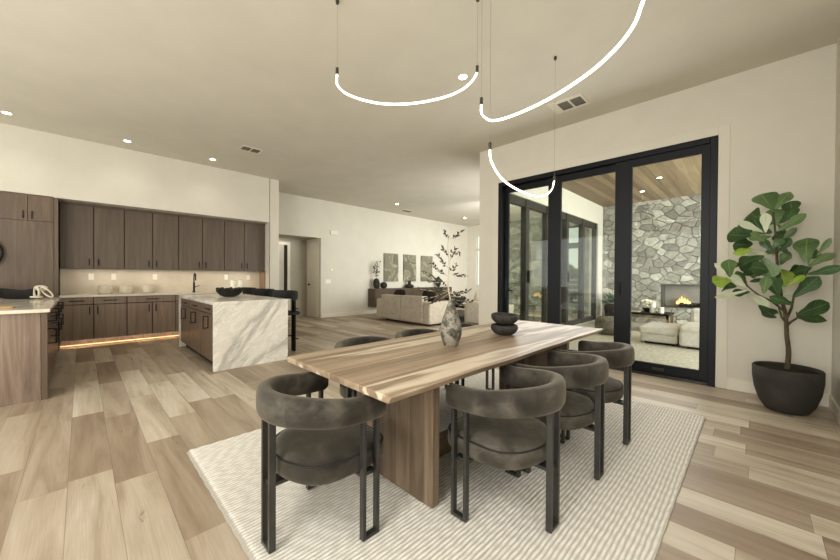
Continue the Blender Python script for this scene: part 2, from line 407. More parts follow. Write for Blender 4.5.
w = struct('window_2', boxes((-5.0, -4.95, YF+.02, YF+.1, .35, 3.1), (-4.25, -4.2, YF+.02, YF+.1, .35, 3.1), (-5.0, -4.2, YF+.02, YF+.1, 2.3, 2.5), (-5.0, -4.2, YF+.02, YF+.1, .35, .42), (-5.0, -4.2, YF+.02, YF+.1, 3.04, 3.1)), FRAME2, 'dark framed window beyond the patio door showing sky and trees', 'window')
obj('pane', boxes((-4.95, -4.25, YF+.05, YF+.06, .42, 3.04)), GLASS, w)
# living/patio dividing wall with the second slider
SY0, SY1, SZ = 5.5, 10.95, 2.88
struct('wall_patio', boxes((XP-.25, XP, YW+.15, SY0, 0, H), (XP-.25, XP, SY1, YF, 0, H), (XP-.25, XP, SY0, SY1, SZ, H)), WALL, 'white patio side wall with bronze framed glass doors', 'wall')
def slider2():
    x0, x1 = XP-.12, XP-.04; bs = [(x0, x1, SY0, SY1, SZ-.16, SZ), (x0, x1, SY0, SY1, 0, .12), (x0, x1, SY1-.18, SY1, 0, SZ)]
    for y in (5.5, 6.5, 7.5, 8.62, 9.75): bs.append((x0-.02, x1+.02, y, y+.14, 0, SZ))
    w = struct('door_2', boxes(*bs), FRAME2, 'bronze framed glass patio doors on the patio side wall', 'door')
    for i, y in enumerate((5.5, 6.5, 7.5, 8.62, 9.75)):
        y1 = (6.5, 7.5, 8.62, 9.75, 10.8)[i]; obj('glass_pane', boxes((XP-.085, XP-.075, y+.14, y1, .12, SZ-.16)), GLASS2, w)
    for y in (6.57, 8.69): obj('pull_handle', boxes((XP-.02, XP+.03, y-.012, y+.012, 1.15, 1.4)), BLACK, w)
slider2()
# patio
YS = 11.37
struct('floor_patio', boxes((XP, 3.5, YW+.15, YS+1, -.12, -.01)), PFLOOR, 'pale paved patio floor', 'floor')
struct('ceiling_patio', boxes((XP, 3.5, YW+.15, YS+.3, 3.45, 3.53)), CEDAR, 'cedar board patio ceiling', 'ceiling')
FX0, FX1, FZ0, FZ1 = -1.84, -.1, .46, 1.1
struct('wall_patio_stone', boxes((XP, FX0, YS, YS+.3, 0, 3.45), (FX1, 3.5, YS, YS+.3, 0, 3.45), (FX0, FX1, YS, YS+.3, FZ1, 3.45), (FX0, FX1, YS, YS+.3, 0, FZ0)), STONE, 'irregular grey flagstone wall around the patio fireplace', 'wall')
# skirting
def base(name, b, lab): struct(name, boxes(b), TRIM, lab, 'baseboard', bevel=.004)
base('baseboard_right', (DX1+.1, XR, YW-.015, YW, 0, .13), 'white baseboard behind the potted fig')
base('baseboard_near_right', (XR-.015, XR, -5, YW-.015, 0, .13), 'white baseboard along the right edge wall')
base('baseboard_door', (-3.6, DX0-.1, YW-.015, YW, 0, .13), 'white baseboard left of the sliding door')
base('baseboard_living', (XL, XL+.015, OY1+.02, YF, 0, .13), 'white baseboard along the living room wall')
base('baseboard_far', (XL+.015, -7.6, YF-.015, YF, 0, .13), 'white baseboard along the far living room wall')
struct('trim_1', boxes((DX0-.1, DX0, YW-.008, YW, 0, DZ+.1), (DX1, DX1+.1, YW-.008, YW, 0, DZ+.1), (DX0, DX1, YW-.008, YW, DZ, DZ+.1)), CASE, 'flat painted casing round the black sliding door', 'trim', bevel=.003)

# ------------------------------------------------------------------ black sliding door
d1 = tag(bpy.data.objects.new('door_1', None), 'black framed three panel sliding glass door to the patio', 'door', kind='structure'); C.objects.link(d1)
obj('frame', boxes((DX0, DX0+.07, YW-.01, YW+.15, 0, DZ), (DX1-.07, DX1, YW-.01, YW+.15, 0, DZ), (DX0+.07, DX1-.07, YW-.01, YW+.15, DZ-.07, DZ), (DX0+.07, DX1-.07, YW, YW+.15, 0, .045)), FRAMEM, d1, bevel=.004)
obj('track', boxes((DX0+.07, DX1-.07, YW-.004, YW, .0, .03), (DX0+.07, DX1-.07, YW+.05, YW+.055, .045, .06)), LEGM, d1)
def panel(x0, x1, y, sl, sr):
    p = obj('sliding_panel', boxes((x0, x0+sl, y, y+.045, .05, DZ-.075), (x1-sr, x1, y, y+.045, .05, DZ-.075), (x0+sl, x1-sr, y, y+.045, .05, .16), (x0+sl, x1-sr, y, y+.045, DZ-.17, DZ-.075)), FRAMEM, d1, bevel=.003)
    obj('glass_pane', boxes((x0+sl, x1-sr, y+.018, y+.026, .16, DZ-.17)), GLASS, p); return p
pa = panel(-3.13, -2.22, YW+.1, .07, .11)
pb = panel(-2.33, -1.29, YW+.05, .2, .065)
pc = panel(-1.37, -.375, YW+.003, .2, .085)
hb = T((-3.06, YW+.06, 1.03), (-3.06, YW+.02, 1.03), (-2.93, YW+.02, 1.03), r=.011)
tube(hb, [(-3.06, YW+.02, .9), (-3.06, YW+.02, 1.22)], .012); obj('lever_handle', hb, BLACK, pa)
obj('latch_plate', boxes((-1.33, -1.29, YW-.015, YW+.003, 1.02, 1.2)), BLACK, pc, bevel=.003)
obj('foot_lock', boxes((-.92, -.8, YW-.012, YW+.003, .085, .115)), LEGM, pc, bevel=.002)

# ------------------------------------------------------------------ hallway doors
hd = tag(bpy.data.objects.new('door_3', None), 'open doorway with white casing at the back of the hallway', 'door', kind='structure'); C.objects.link(hd)
Xh = -10.15
obj('casing', boxes((Xh, Xh+.03, 4.44, 4.53, 0, 2.29), (Xh, Xh+.03, 4.19, 4.44, 2.2, 2.29), (Xh, Xh+.03, 4.1, 4.19, 0, 2.29)), TRIM, hd, bevel=.003)
obj('painted_dark_opening', boxes((Xh, Xh+.006, 4.19, 4.44, 0, 2.2)), DARKIN, hd)  # thin dark sheet paints the unlit space behind the doorway
obj('door_leaf', boxes((Xh+.006, Xh+.02, 4.19, 4.335, 0, 2.2)), SAGE, hd)
pd = tag(bpy.data.objects.new('door_4', None), 'closed white panel door with dark knob on the hallway side wall', 'door', kind='structure'); C.objects.link(pd)
obj('casing', boxes((-10.05, -9.9, OY1-.03, OY1, 0, 2.4), (-9.4, -9.345, OY1-.03, OY1, 0, 2.4), (-9.9, -9.4, OY1-.03, OY1, 2.32, 2.4)), TRIM, pd, bevel=.003)
obj('door_leaf', boxes((-9.9, -9.4, OY1-.012, OY1, 0, 2.32), (-9.82, -9.48, OY1-.022, OY1-.012, .2, 1.0), (-9.82, -9.48, OY1-.022, OY1-.012, 1.15, 2.15)), TRIM, pd, bevel=.003)
bm = bmesh.new(); lathe(bm, [(.012, 0), (.012, .03), (.03, .035), (.034, .05), (.026, .065)], 16); bmesh.ops.rotate(bm, verts=bm.verts, matrix=Matrix.Rotation(PI/2, 3, 'X')); bmesh.ops.translate(bm, verts=bm.verts, vec=(-9.86, OY1-.012, 1.0))
obj('knob', bm, BLACK, pd, smooth=True)

# ------------------------------------------------------------------ kitchen
def bar_handle(parent, x, y, z0, z1, outx=.025):      # vertical handle on a front facing +X
    return obj('handle', boxes((x, x+outx, y-.005, y+.005, z0, z0+.01), (x, x+outx, y-.005, y+.005, z1-.01, z1), (x+outx-.006, x+outx, y-.006, y+.006, z0-.01, z1+.01)), BLACK, parent)
def bar_handle_h(parent, x, z, y0, y1, outx=.025):
    return obj('handle', boxes((x, x+outx, y0, y0+.01, z-.005, z+.005), (x, x+outx, y1-.01, y1, z-.005, z+.005), (x+outx-.006, x+outx, y0-.01, y1+.01, z-.006, z+.006)), BLACK, parent)
UX = -8.38
ys = [-.26, .16, .57, .99, 1.41, 1.83, 2.25, 2.66, 3.11]
ulab = ['leftmost upper cupboard, next to the tall cabinet', 'second upper cupboard from the left in the brown row', 'third upper cupboard from the left, above the tap', 'rightmost upper cupboard, against the white wall end']
for i in range(4):
    a, m_, b = ys[2*i], ys[2*i+1], ys[2*i+2]
    t = thing('upper_cabinet', 'brown two door ' + ulab[i], 'cupboard', (UX-.15, m_, 1.37), 0, 'brown upper kitchen cupboards')
    L = Vector((UX-.15, m_, 1.37))
    def rel(bs): return boxes(*[(q[0]-L.x, q[1]-L.x, q[2]-L.y, q[3]-L.y, q[4]-L.z, q[5]-L.z) for q in bs])
    obj('carcass', rel([(-8.70, UX-.024, a, b, 1.372, 2.505)]), DARKIN, t); obj('bottom_panel', rel([(-8.70, UX-.024, a, b, 1.366, 1.372)]), KWOOD, t)  # dark carcass colour paints the shade between the doors
    for (p, q, s) in ((a, m_, 1), (m_, b, -1)):
        d = obj('door', rel([(UX-.02, UX, p+.006, q-.006, 1.368, 2.47)]), KWOOD, t, bevel=.0015)
        hy = (m_ - .06*1) if s == 1 else (m_+.06)
        h = bar_handle(d, UX-L.x, hy-L.y, 1.43-L.z, 1.53-L.z)
tag(obj('cabinet_top_rail', boxes((UX-.02, UX+.01, -.26, 3.12, 2.475, 2.51)), KWOOD), 'brown rail above the row of upper cupboards', 'rail')
tag(obj('painted_glow_panel', boxes((-8.70, -8.36, 3.112, 3.13, .92, 1.37)), wood('painted_led_glow', (130, 108, 82), (152, 128, 100), (172, 148, 118), 2, .8)), 'added panel painting warm LED glow on the wall end at the right end of the worktop', 'panel')  # tan wood colour stands for LED glow on the white wall end
# tall cabinet
t = thing('tall_cabinet', 'tall brown fridge cabinet at the left edge of the kitchen', 'cabinet')
obj('carcass', boxes((-8.70, XK-.022, -1.6, -.262, .1, 2.52)), KWOOD, t)
obj('side_frame', boxes((-8.5, XK+.004, -.31, -.262, 0, 2.5)), KWOOD2, t, bevel=.002)
for (p, q, s) in ((-.87, -.592, 1), (-.588, -.315, -1)):
    d = obj('door', boxes((XK-.02, XK, p, q, 2.105, 2.52)), KWOOD2, t, bevel=.0015); bar_handle(d, XK, -.59-.045*s, 2.14, 2.24)
d = obj('door', boxes((XK-.02, XK, -1.15, -.874, 2.105, 2.52)), KWOOD2, t, bevel=.0015)
d = obj('fridge_door', boxes((XK-.02, XK, -1.15, -.315, .12, 2.098)), KWOOD2, t, bevel=.0015)
hp = spline([(XK, -.92, 1.78), (XK+.06, -.9, 1.74), (XK+.07, -.855, 1.66), (XK+.07, -.84, 1.56), (XK+.07, -.87, 1.46), (XK+.05, -.92, 1.42), (XK, -.94, 1.4)], 5)
bm = bmesh.new(); tube(bm, hp, .02, 10); obj('handle', bm, BLACK, d, smooth=True)
# base cabinets
LX = -8.0; bz0, bz1 = .16, .875
units = [(-.256, .15, 1), (.15, .58, -1), (.58, 1.30, 2), (1.30, 2.0, 2), (2.0, 2.7, 2), (2.7, 3.12, 1)]
bl = ['brown single door base cupboard left of the kitchen run, under first outlet', 'brown single door base cupboard second in view along the wall',
      'brown two door base cupboard under the third canister', 'brown base cupboard under the tap behind the marble island', 'brown base cupboard right of the tap behind the marble island', 'brown base cupboard at the right end behind the marble island']
for (a, b, k), lab in zip(units, bl):
    t = thing('base_cabinet', lab, 'cupboard', (0, 0, 0), 0, 'brown base cupboards along the wall')
    obj('carcass', boxes((-8.70, LX-.024, a, b, bz0, bz1)), DARKIN, t)  # coloured dark so the gaps around the fronts look shaded
    dr = obj('drawer', boxes((LX-.02, LX, a+.006, b-.006, .757, .868)), KWOOD3, t, bevel=.0015)
    c = (a+b)/2; bar_handle_h(dr, LX, .815, c-.085, c+.085)
    if k == 2:
        for p, q, s in ((a, c, 1), (c, b, -1)):
            d = obj('door', boxes((LX-.02, LX, p+.006, q-.006, bz0, .745)), KWOOD3, t, bevel=.0015); bar_handle(d, LX, c-.05*s, .59, .71)
    else:
        d = obj('door', boxes((LX-.02, LX, a+.006, b-.006, bz0, .745)), KWOOD3, t, bevel=.0015); bar_handle(d, LX, (b-.05) if k == 1 else (a+.05), .59, .71)
tag(obj('plinth', boxes((-8.5, -8.42, -.256, 3.12, 0, .16)), PANELWOOD), 'recessed oak plinth under the wall cupboards', 'plinth')
tag(obj('plinth_light_strip', boxes((-8.418, -8.405, -.256, 3.1, .012, .026)), WARMLED), 'warm glowing light strip along the kitchen plinth', 'light')
tag(obj('kitchen_worktop', boxes((-8.70, LX+.025, -.256, 3.128, .875, .91)), QUARTZ, bevel=.003), 'pale quartz worktop along the kitchen wall', 'worktop')
# tap
t = thing('kitchen_tap', 'black gooseneck tap on the wall worktop', 'tap', (-8.5, 1.7, .91))
bm = bmesh.new(); lathe(bm, [(.03, 0), (.03, .012), (.018, .016), (.018, .18), (.014, .2)], 20); obj('body', bm, BLACK, t, smooth='auto')
bm = bmesh.new(); tube(bm, spline([(0, 0, .18), (0, 0, .3), (.03, 0, .37), (.08, 0, .39), (.13, 0, .36), (.15, 0, .3), (.15, 0, .24)], 5), .012, 10); obj('spout', bm, BLACK, t, smooth=True)
obj('lever', T((0, .015, .1), (0, .1, .13), r=.007), BLACK, t)
# canisters, outlets
for i, (y, lab) in enumerate(((.31, 'cream canister leftmost of three on the wall worktop'), (.61, 'middle cream canister on the wall worktop'), (.94, 'cream canister rightmost of three on the wall worktop'))):
    t = thing('canister', lab, 'canister', (-8.5, y, .911), 0, 'cream canisters on the worktop')
    bm = bmesh.new(); lathe(bm, [(.085, 0), (.1, .02), (.105, .07), (.1, .12), (.09, .135)], 28); obj('jar', bm, CREAM, t, smooth='auto')
    bm = bmesh.new(); lathe(bm, [(.092, .135), (.092, .15), (.03, .158), (.015, .16), (.018, .172), (.01, .18)], 28); obj('lid', bm, CREAM, t, smooth='auto')
for y, lab in ((.13, 'first white outlet from the left on the splashback'), (.44, 'second white outlet from the left on the splashback'), (1.06, 'third white outlet on the splashback, left of the tap'), (2.37, 'fourth white outlet on the splashback, right of the tap'), (2.85, 'rightmost white outlet on the splashback')):
    t = thing('outlet', lab, 'outlet', (-8.70, y, 1.22), 0, 'outlets on the splashback')
    obj('plate', boxes((0, .006, -.037, .037, -.058, .058)), PLASTIC, t, bevel=.002)
    for z in (.012, -.04): obj('socket', boxes((.006, .0075, -.017, .017, z, z+.028)), PLASTIC, t)
# marble island
IX0, IX1, IY0, IY1 = -7.2, -4.97, 1.21, 2.19
o = obj('island_worktop', boxes((IX0, IX1, IY0, IY1, .865, .91), (IX1-.05, IX1, IY0, IY1, 0, .865), (IX0, IX0+.05, IY0, IY1, 0, .865)), MARBLE, bevel=.003)
tag(o, 'grey veined marble worktop with waterfall ends on the kitchen island', 'worktop')
cuts = [IX0+.05, -6.48, -5.75, IX1-.05]
for i, lab in enumerate(('brown island cupboard farthest from the dining table', 'middle brown cupboard of the marble island', 'brown island cupboard next to the veined waterfall end')):
    a, b = cuts[i], cuts[i+1]
    t = thing('island_cabinet', lab, 'cupboard', (0, 0, 0), 0, 'brown cupboards in the marble island')
    obj('carcass', boxes((a, b, IY0+.045, IY1-.3, .1, .865)), DARKIN, t)  # shade of the front gaps is put into this dark colour
    obj('toe_kick', boxes((a, b, IY0+.1, IY0+.12, 0, .1)), DARKIN, t)
    dr = obj('drawer', boxes((a+.006, b-.006, IY0+.022, IY0+.042, .738, .858)), KWOOD2, t, bevel=.0015)
    c = (a+b)/2+.06
    obj('handle', boxes((c-.09, c+.09, IY0-.006, IY0+.002, .79, .802), (c-.09, c-.08, IY0, IY0+.022, .79, .802), (c+.08, c+.09, IY0, IY0+.022, .79, .802)), BLACK, dr)
    d = obj('door', boxes((a+.006, b-.006, IY0+.022, IY0+.042, .1, .726)), KWOOD2, t, bevel=.0015)
    bmh = boxes((c-.005, c+.005, IY0-.045, IY0-.035, .53, .7), (c-.005, c+.005, IY0-.035, IY0+.022, .53, .54), (c-.005, c+.005, IY0-.035, IY0+.022, .69, .7), (c-.005, c+.005, IY0+.012, IY0+.022, .54, .69))
    obj('handle', bmh, BLACK, d)
# bowl and candles on the island
t = thing('decorative_bowl', 'dark carved bowl filled with beads on the marble island', 'bowl', (-6.12, 1.72, .911))
bm = bmesh.new(); lathe(bm, [(.08, 0), (.14, .025), (.185, .075), (.2, .1), (.18, .095), (.13, .045), (.05, .035)], 32); obj('dish', bm, DARKCER, t, smooth='auto')
bm = bmesh.new()
for k in range(16):
    a = 2*PI*k/16; lathe(bm, [(.012, -.026), (.026, -.012), (.028, .006), (.018, .024)], 8, (.172*math.cos(a), .172*math.sin(a), .113+.012*(k % 2)))
for k in range(7):
    a = 2*PI*k/7; lathe(bm, [(.015, -.026), (.034, -.012), (.034, .01), (.02, .026)], 8, (.1*math.cos(a), .1*math.sin(a), .095))
obj('beads', bm, DARKCER, t, smooth=True)['kind'] = 'stuff'
for dy, lab in ((.05, 'left ivory pillar candle behind the island bowl'), (.165, 'right ivory pillar candle behind the island bowl')):
    t = thing('candle', lab, 'candle', (-6.5, 1.83+dy, .911), 0, 'candles on the island')
    bm = bmesh.new(); lathe(bm, [(.04, 0), (.041, .25), (.034, .262), (.01, .256)], 20); obj('wax', bm, WAX, t, smooth='auto')
    obj('wick', T((0, 0, .25), (.002, 0, .275), r=.002, n=6), DARKCER, t)
# bar stools
def stool(cx, lab):
    t = thing('bar_stool', lab, 'stool', (cx, 2.42, 0), 0, 'black bar stools at the marble island')
    bm = bmesh.new(); n = 14; pts = []
    P = [(-.36+.72*i/n, .1-.16*(abs(i/n-.5)*2)**2.2) for i in range(n+1)]
    rows = []
    for (x, y) in P:
        rows.append([bm.verts.new((x, y+dy, z)) for dy, z in ((-.02, .875), (-.025, .95), (-.018, 1.0), (.0, 1.012), (.02, 1.0), (.028, .95), (.02, .875), (0, .865))])
    for a, b in zip(rows, rows[1:]):
        for k in range(8): bm.faces.new((a[k], a[(k+1) % 8], b[(k+1) % 8], b[k]))
    bm.faces.new(rows[0]); bm.faces.new(rows[-1][::-1]); obj('backrest', bm, BLACKFAB, t, smooth='auto')
    bm = bmesh.new(); lathe(bm, [(.16, .615), (.172, .625), (.172, .65), (.16, .665), (.1, .67)], 24, sup=4); obj('seat', bm, BLACKFAB, t, smooth='auto')
    obj('back_post', boxes((-.055, .055, .085, .115, 0, .9)), BLACK, t, bevel=.003)
    for sx in (-.15, .15):
        obj('leg', boxes((sx-.02, sx+.02, -.17, -.145, 0, .62)), BLACK, t, bevel=.003)
    for z in (.2, .7):
        obj('crossbar', boxes((-.13, .13, .115, .13, z, z+.018)), LEGM, t)
    obj('footrest', boxes((-.13, .13, -.17, -.15, .25, .27), (-.02, .02, -.15, .09, .25, .27)), BLACK, t)
stool(-5.5, 'black bar stool nearest the dining table at the island'); stool(-6.42, 'middle black bar stool at the marble island'); stool(-7.34, 'farthest black bar stool, by the splashback end of the island')
# left island
LY = -.22; 
o = obj('left_worktop', boxes((-7.6, -5.0, -2.6, LY, .875, .91)), QUARTZ, bevel=.003); tag(o, 'pale polished worktop of the island at the left edge', 'worktop')
t = thing('end_cabinet', 'brown oak clad island cabinet at the left edge with knotty end panel', 'cabinet')
obj('end_panel', boxes((-5.06, -5.03, -2.6, LY-.065, 0, .875)), PANELWOOD, t, bevel=.002)
obj('corner_post', boxes((-5.06, -5.032, LY-.062, LY-.02, 0, .875)), KWOOD2, t, bevel=.002)
obj('carcass', boxes((-7.56, -5.065, -2.6, LY-.06, .1, .874)), KWOOD2, t)
for k, (a, b) in enumerate(((-5.08, -5.7), (-5.71, -6.3), (-6.31, -6.9), (-6.91, -7.55))):
    d = obj('door', boxes((b, a, LY-.058, LY-.035, .1, .72)), KWOOD2, t, bevel=.0015); c = (a+b)/2+.15
    obj('handle', boxes((c-.006, c+.006, LY+.028, LY+.04, .53, .69), (c-.006, c+.006, LY-.035, LY+.028, .53, .53+.011), (c-.006, c+.006, LY-.035, LY+.028, .69-.011, .69)), BLACK, d)
    d = obj('drawer', boxes((b, a, LY-.058, LY-.035, .73, .868)), KWOOD2, t, bevel=.0015)
    obj('handle', boxes((c-.006, c+.006, LY+.028, LY+.04, .76, .86), (c-.006, c+.006, LY-.035, LY+.028, .76, .76+.011), (c-.006, c+.006, LY-.035, LY+.028, .86-.011, .86)), BLACK, d)
# things on the left island
t = thing('black_trough', 'long black boat shaped bowl on the left island', 'bowl', (-7.33, -.62, .911), math.radians(48))
bm = bmesh.new(); rows = []
for i in range(17):
    s = -1+2*i/16; w = .11*(1-abs(s)**3)**.5+.012; zt = .13+.06*max(0, abs(s)-.5)**1.2; zb = .03*abs(s)**3
    rows.append([bm.verts.new((s*.25, w*a*.8, (zb+(zt-zb)*b)*.95)) for a, b in ((-1, 1), (-.9, .5), (-.5, 0), (.5, 0), (.9, .5), (1, 1), (.85, .98), (.45, .3), (-.45, .3), (-.85, .98))])
for a, b in zip(rows, rows[1:]):
    for k in range(10): bm.faces.new((a[k], a[(k+1) % 10], b[(k+1) % 10], b[k]))
bm.faces.new(rows[0]); bm.faces.new(rows[-1][::-1]); obj('hull', bm, BLACKFAB, t, smooth='auto')
t = thing('wooden_chain', 'cream carved wooden chain draped over the black bowl on the left island', 'chain', (-7.12, -.44, .928))
def link(cx, cy, cz, rot, a=.09, b=.05, r=.014):
    bm = bmesh.new(); n = 24; ring = []
    pts = []
    for i in range(n):
        an = 2*PI*i/n; v = Vector((a*math.cos(an), 0, b*math.sin(an))); v = Matrix.Rotation(rot[0], 3, 'Z') @ (Matrix.Rotation(rot[1], 3, 'Y') @ (Matrix.Rotation(rot[2], 3, 'X') @ v)); pts.append(v+Vector((cx, cy, cz)))
    m = 8; R = []
    for i in range(n):
        tn = (pts[(i+1) % n]-pts[i-1]).normalized(); cen = sum(pts, Vector())/n; nr = (pts[i]-cen); nr = (nr-tn*nr.dot(tn)).normalized(); bn = tn.cross(nr)
        R.append([bm.verts.new(pts[i]+(nr*math.cos(2*PI*k/m)+bn*math.sin(2*PI*k/m))*r) for k in range(m)])
    for i in range(n):
        for k in range(m): bm.faces.new((R[i][k], R[i][(k+1) % m], R[(i+1) % n][(k+1) % m], R[(i+1) % n][k]))
    return bm
obj('link', link(0, 0, .075, (.6, PI/2, 0), .07, .045, .014), CREAM, t, smooth=True)
obj('link', link(.0, .04, .135, (1.2, 0, .4), .06, .03, .013), CREAM, t, smooth=True)
obj('link', link(.06, .1, .075, (1.0, .75, .3), .09, .04, .011), CREAM, t, smooth=True)
obj('link', link(.04, .0, .014, (.5, 0, PI/2), .08, .045, .011), CREAM, t, smooth=True)
t = thing('white_pitcher', 'white ceramic vessel at the far left edge on the left island', 'pitcher', (-7.4, -.98, .911))
bm = bmesh.new(); lathe(bm, [(.06, 0), (.09, .03), (.1, .1), (.085, .16), (.06, .2), (.05, .2), (.06, .1)], 28); obj('body', bm, WAX, t, smooth='auto')
obj('handle', T(*spline([(.0, .085, .15), (.0, .15, .14), (0, .15, .07), (0, .09, .05)], 4), r=.01), WAX, t, smooth=True)
tag(obj('wooden_board', boxes((-5.5, -5.3, -.9, -.49, .911, .925)), wood('pale_board', (170, 138, 90), (190, 158, 108), (206, 176, 128), 1), bevel=.003), 'small pale wooden board at the left edge of the left island', 'board')

# ------------------------------------------------------------------ dining table
TX0, TX1, TY0, TY1, TZ = -2.045, -1.045, .895, 3.6, .755
t = thing('dining_table', 'long pale walnut dining table on the ribbed rug', 'table')
bm = bmesh.new(); N = 40; top = []; bot = []
def edge(y, s): return .004*math.sin(y*4+s*2)+.003*math.sin(y*9.3+s)
L_ = [(TX0+edge(TY0+(TY1-TY0)*i/N, 1), TY0+(TY1-TY0)*i/N) for i in range(N+1)]
R_ = [(TX1+edge(TY0+(TY1-TY0)*i/N, 3), TY0+(TY1-TY0)*i/N) for i in range(N+1)]
lt = [bm.verts.new((x, y, TZ)) for x, y in L_]; rt = [bm.verts.new((x, y, TZ)) for x, y in R_]
lb = [bm.verts.new((x+.01, y, TZ-.033)) for x, y in L_]; rb = [bm.verts.new((x-.022, y, TZ-.033)) for x, y in R_]
for i in range(N):
    bm.faces.new((lt[i], lt[i+1], rt[i+1], rt[i])); bm.faces.new((lb[i], rb[i], rb[i+1], lb[i+1]))
    bm.faces.new((lt[i], lb[i], lb[i+1], lt[i+1])); bm.faces.new((rt[i], rt[i+1], rb[i+1], rb[i]))
bm.faces.new((lt[0], rt[0], rb[0], lb[0])); bm.faces.new((lt[N], lb[N], rb[N], rt[N]))
obj('tabletop', bm, TABLEWOOD, t, bevel=.003)
for y in (1.31, 3.1): obj('pedestal', boxes((-1.9, -1.2, y, y+.055, .019, TZ-.034)), PEDWOOD, t, bevel=.004)
obj('stretcher', boxes((-1.6, -1.5, 1.365, 3.1, .03, .13)), PEDWOOD, t, bevel=.004)

# ------------------------------------------------------------------ dining chairs
def make_chair(label):
    t = thing('dining_chair', label, 'chair', (0, 0, 0), 0, 'taupe velvet barrel chairs round the dining table')
    # U path of the back rest: arms at +-.275, back at y = -.43
    path = []
    Rm = .27
    for y in (.055, .02, -.04, -.09): path.append((-Rm, y))
    n = 34
    for i in range(n+1):
        a = PI + PI*i/n; path.append((Rm*math.cos(a), -.105+.265*math.sin(a)))
    for y in (-.09, -.04, .02, .055): path.append((Rm, y))
    bm = bmesh.new(); rings = []
    cs = []
    K = 20
    for k in range(K):
        a = 2*PI*k/K; c, s = math.cos(a), math.sin(a); e = 3.8
        q = (abs(c)**e+abs(s)**e)**(-1/e); cs.append((q*c, q*s))
    m = len(path)
    st = []
    for i, (x, y) in enumerate(path):
        xa, ya = path[max(i-1, 0)]; xb, yb = path[min(i+1, m-1)]
        tx, ty = xb-xa, yb-ya; l = math.hypot(tx, ty); nx, ny = ty/l, -tx/l
        back = max(0, min(1, (-y+.0)/.38)); back = back*back*(3-2*back)
        zc = .634+.034*back; hh = .06+.006*back; ww = .031+.004*back
        st.append((x, y, nx, ny, zc, hh, ww))
    def ring(p, k=1, push=0):
        x, y, nx, ny, zc, hh, ww = p
        tx, ty = -ny, nx
        return [bm.verts.new((x+nx*c*ww*k+tx*push, y+ny*c*ww*k+ty*push, zc+s*hh*k)) for c, s in cs]
    seam = (15, 27)
    x0 = st[0]; rings.append([bm.verts.new((x0[0]+x0[2]*c*x0[6]*.75, x0[1]+.022, x0[4]+s*x0[5]*.8)) for c, s in cs])
    for i, p in enumerate(st):
        if i in seam:
            q = st[i+1]; mid = tuple((a*.96+b*.04) for a, b in zip(p, q))
            rings.append(ring(p)); rings.append(ring(tuple((a*.975+b*.025) for a, b in zip(p, q)), .95)); rings.append(ring(tuple((a*.95+b*.05) for a, b in zip(p, q))))
        else: rings.append(ring(p))
    xe = st[-1]; rings.append([bm.verts.new((xe[0]+xe[2]*c*xe[6]*.75, xe[1]+.022, xe[4]+s*xe[5]*.8)) for c, s in cs])
    for a, b in zip(rings, rings[1:]):
        for k in range(K): bm.faces.new((a[k], a[(k+1) % K], b[(k+1) % K], b[k]))
    bm.faces.new(rings[0]); bm.faces.new(rings[-1][::-1])
    obj('backrest', bm, VELVET, t, smooth='auto', angle=60)
    bm = bmesh.new()
    prof = [(.06, .318), (.2, .319), (.238, .323), (.25, .333), (.254, .355), (.253, .4), (.25, .407), (.243, .409), (.241, .413), (.234, .421), (.215, .428), (.17, .436), (.1, .44), (.04, .441)]
    lathe(bm, prof, 64, (0, -.085, .008), sup=lambda a: 3.3+1.3*math.sin(a), sx=1.0, sy=.98)
    st_ = obj('seat', bm, VELVET, t, smooth='auto', angle=60)
    ring_ = []
    for i in range(97):
        a = 2*PI*i/96; e_ = 3.3+1.3*math.sin(a); k = .249*(abs(math.cos(a))**e_+abs(math.sin(a))**e_)**(-1/e_); ring_.append((k*math.cos(a), -.085+k*math.sin(a)*.98, .418))
    bm = bmesh.new(); tube(bm, ring_, .0042, 6); obj('piping', bm, PIPING, st_, smooth=True)
    def loop(p, axis):      # flat bar hairpin loop, .1 wide
        w, b, d = .048, .018, .03; bs = []
        top = .61 if axis == 'y' else .64
        for s in (-1, 1):
            lo, hi = (-w, -w+b) if s < 0 else (w-b, w)
            if axis == 'y': bs.append((p[0]-d/2, p[0]+d/2, p[1]+lo, p[1]+hi, .02, top))
            else: bs.append((p[0]+lo, p[0]+hi, p[1]-d/2, p[1]+d/2, .02, top))
        if axis == 'y': bs.append((p[0]-d/2, p[0]+d/2, p[1]-w+b, p[1]+w-b, .02, .036))
        else: bs.append((p[0]-w+b, p[0]+w-b, p[1]-d/2, p[1]+d/2, .02, .036))
        return boxes(*bs)
    obj('leg', loop((-.268, 0), 'y'), LEGM, t, bevel=.002); obj('leg', loop((.268, 0), 'y'), LEGM, t, bevel=.002); obj('leg', loop((0, -.368), 'x'), LEGM, t, bevel=.002)
    obj('seat_bracket', boxes((-.255, .255, -.04, .04, .304, .32), (-.035, .035, -.37, -.04, .304, .32)), LEGM, t)
    return t
ch = make_chair('taupe velvet barrel chair at the near left head of the table')
ch.location = (-1.555, .965, 0)
side = [(1.635, -1.062), (2.26, -1.04), (2.88, -1.035)]
rl = ['taupe velvet barrel chair nearest the camera on the right side of the table', 'taupe velvet barrel chair in the middle of the right side of the table', 'taupe velvet barrel chair farthest on the right side, beside the sliding door']
ll = ['barrel chair across the table nearest the kitchen, its back just above the tabletop', 'barrel chair across the table behind the mottled vase, middle of that side', 'barrel chair across the table, hidden beyond the stacked bowls']
for (y, x), a, b in zip(side, rl, ll):
    dup(ch, (x, y, 0), PI/2, a); dup(ch, (-2.04, y, 0), -PI/2, b)

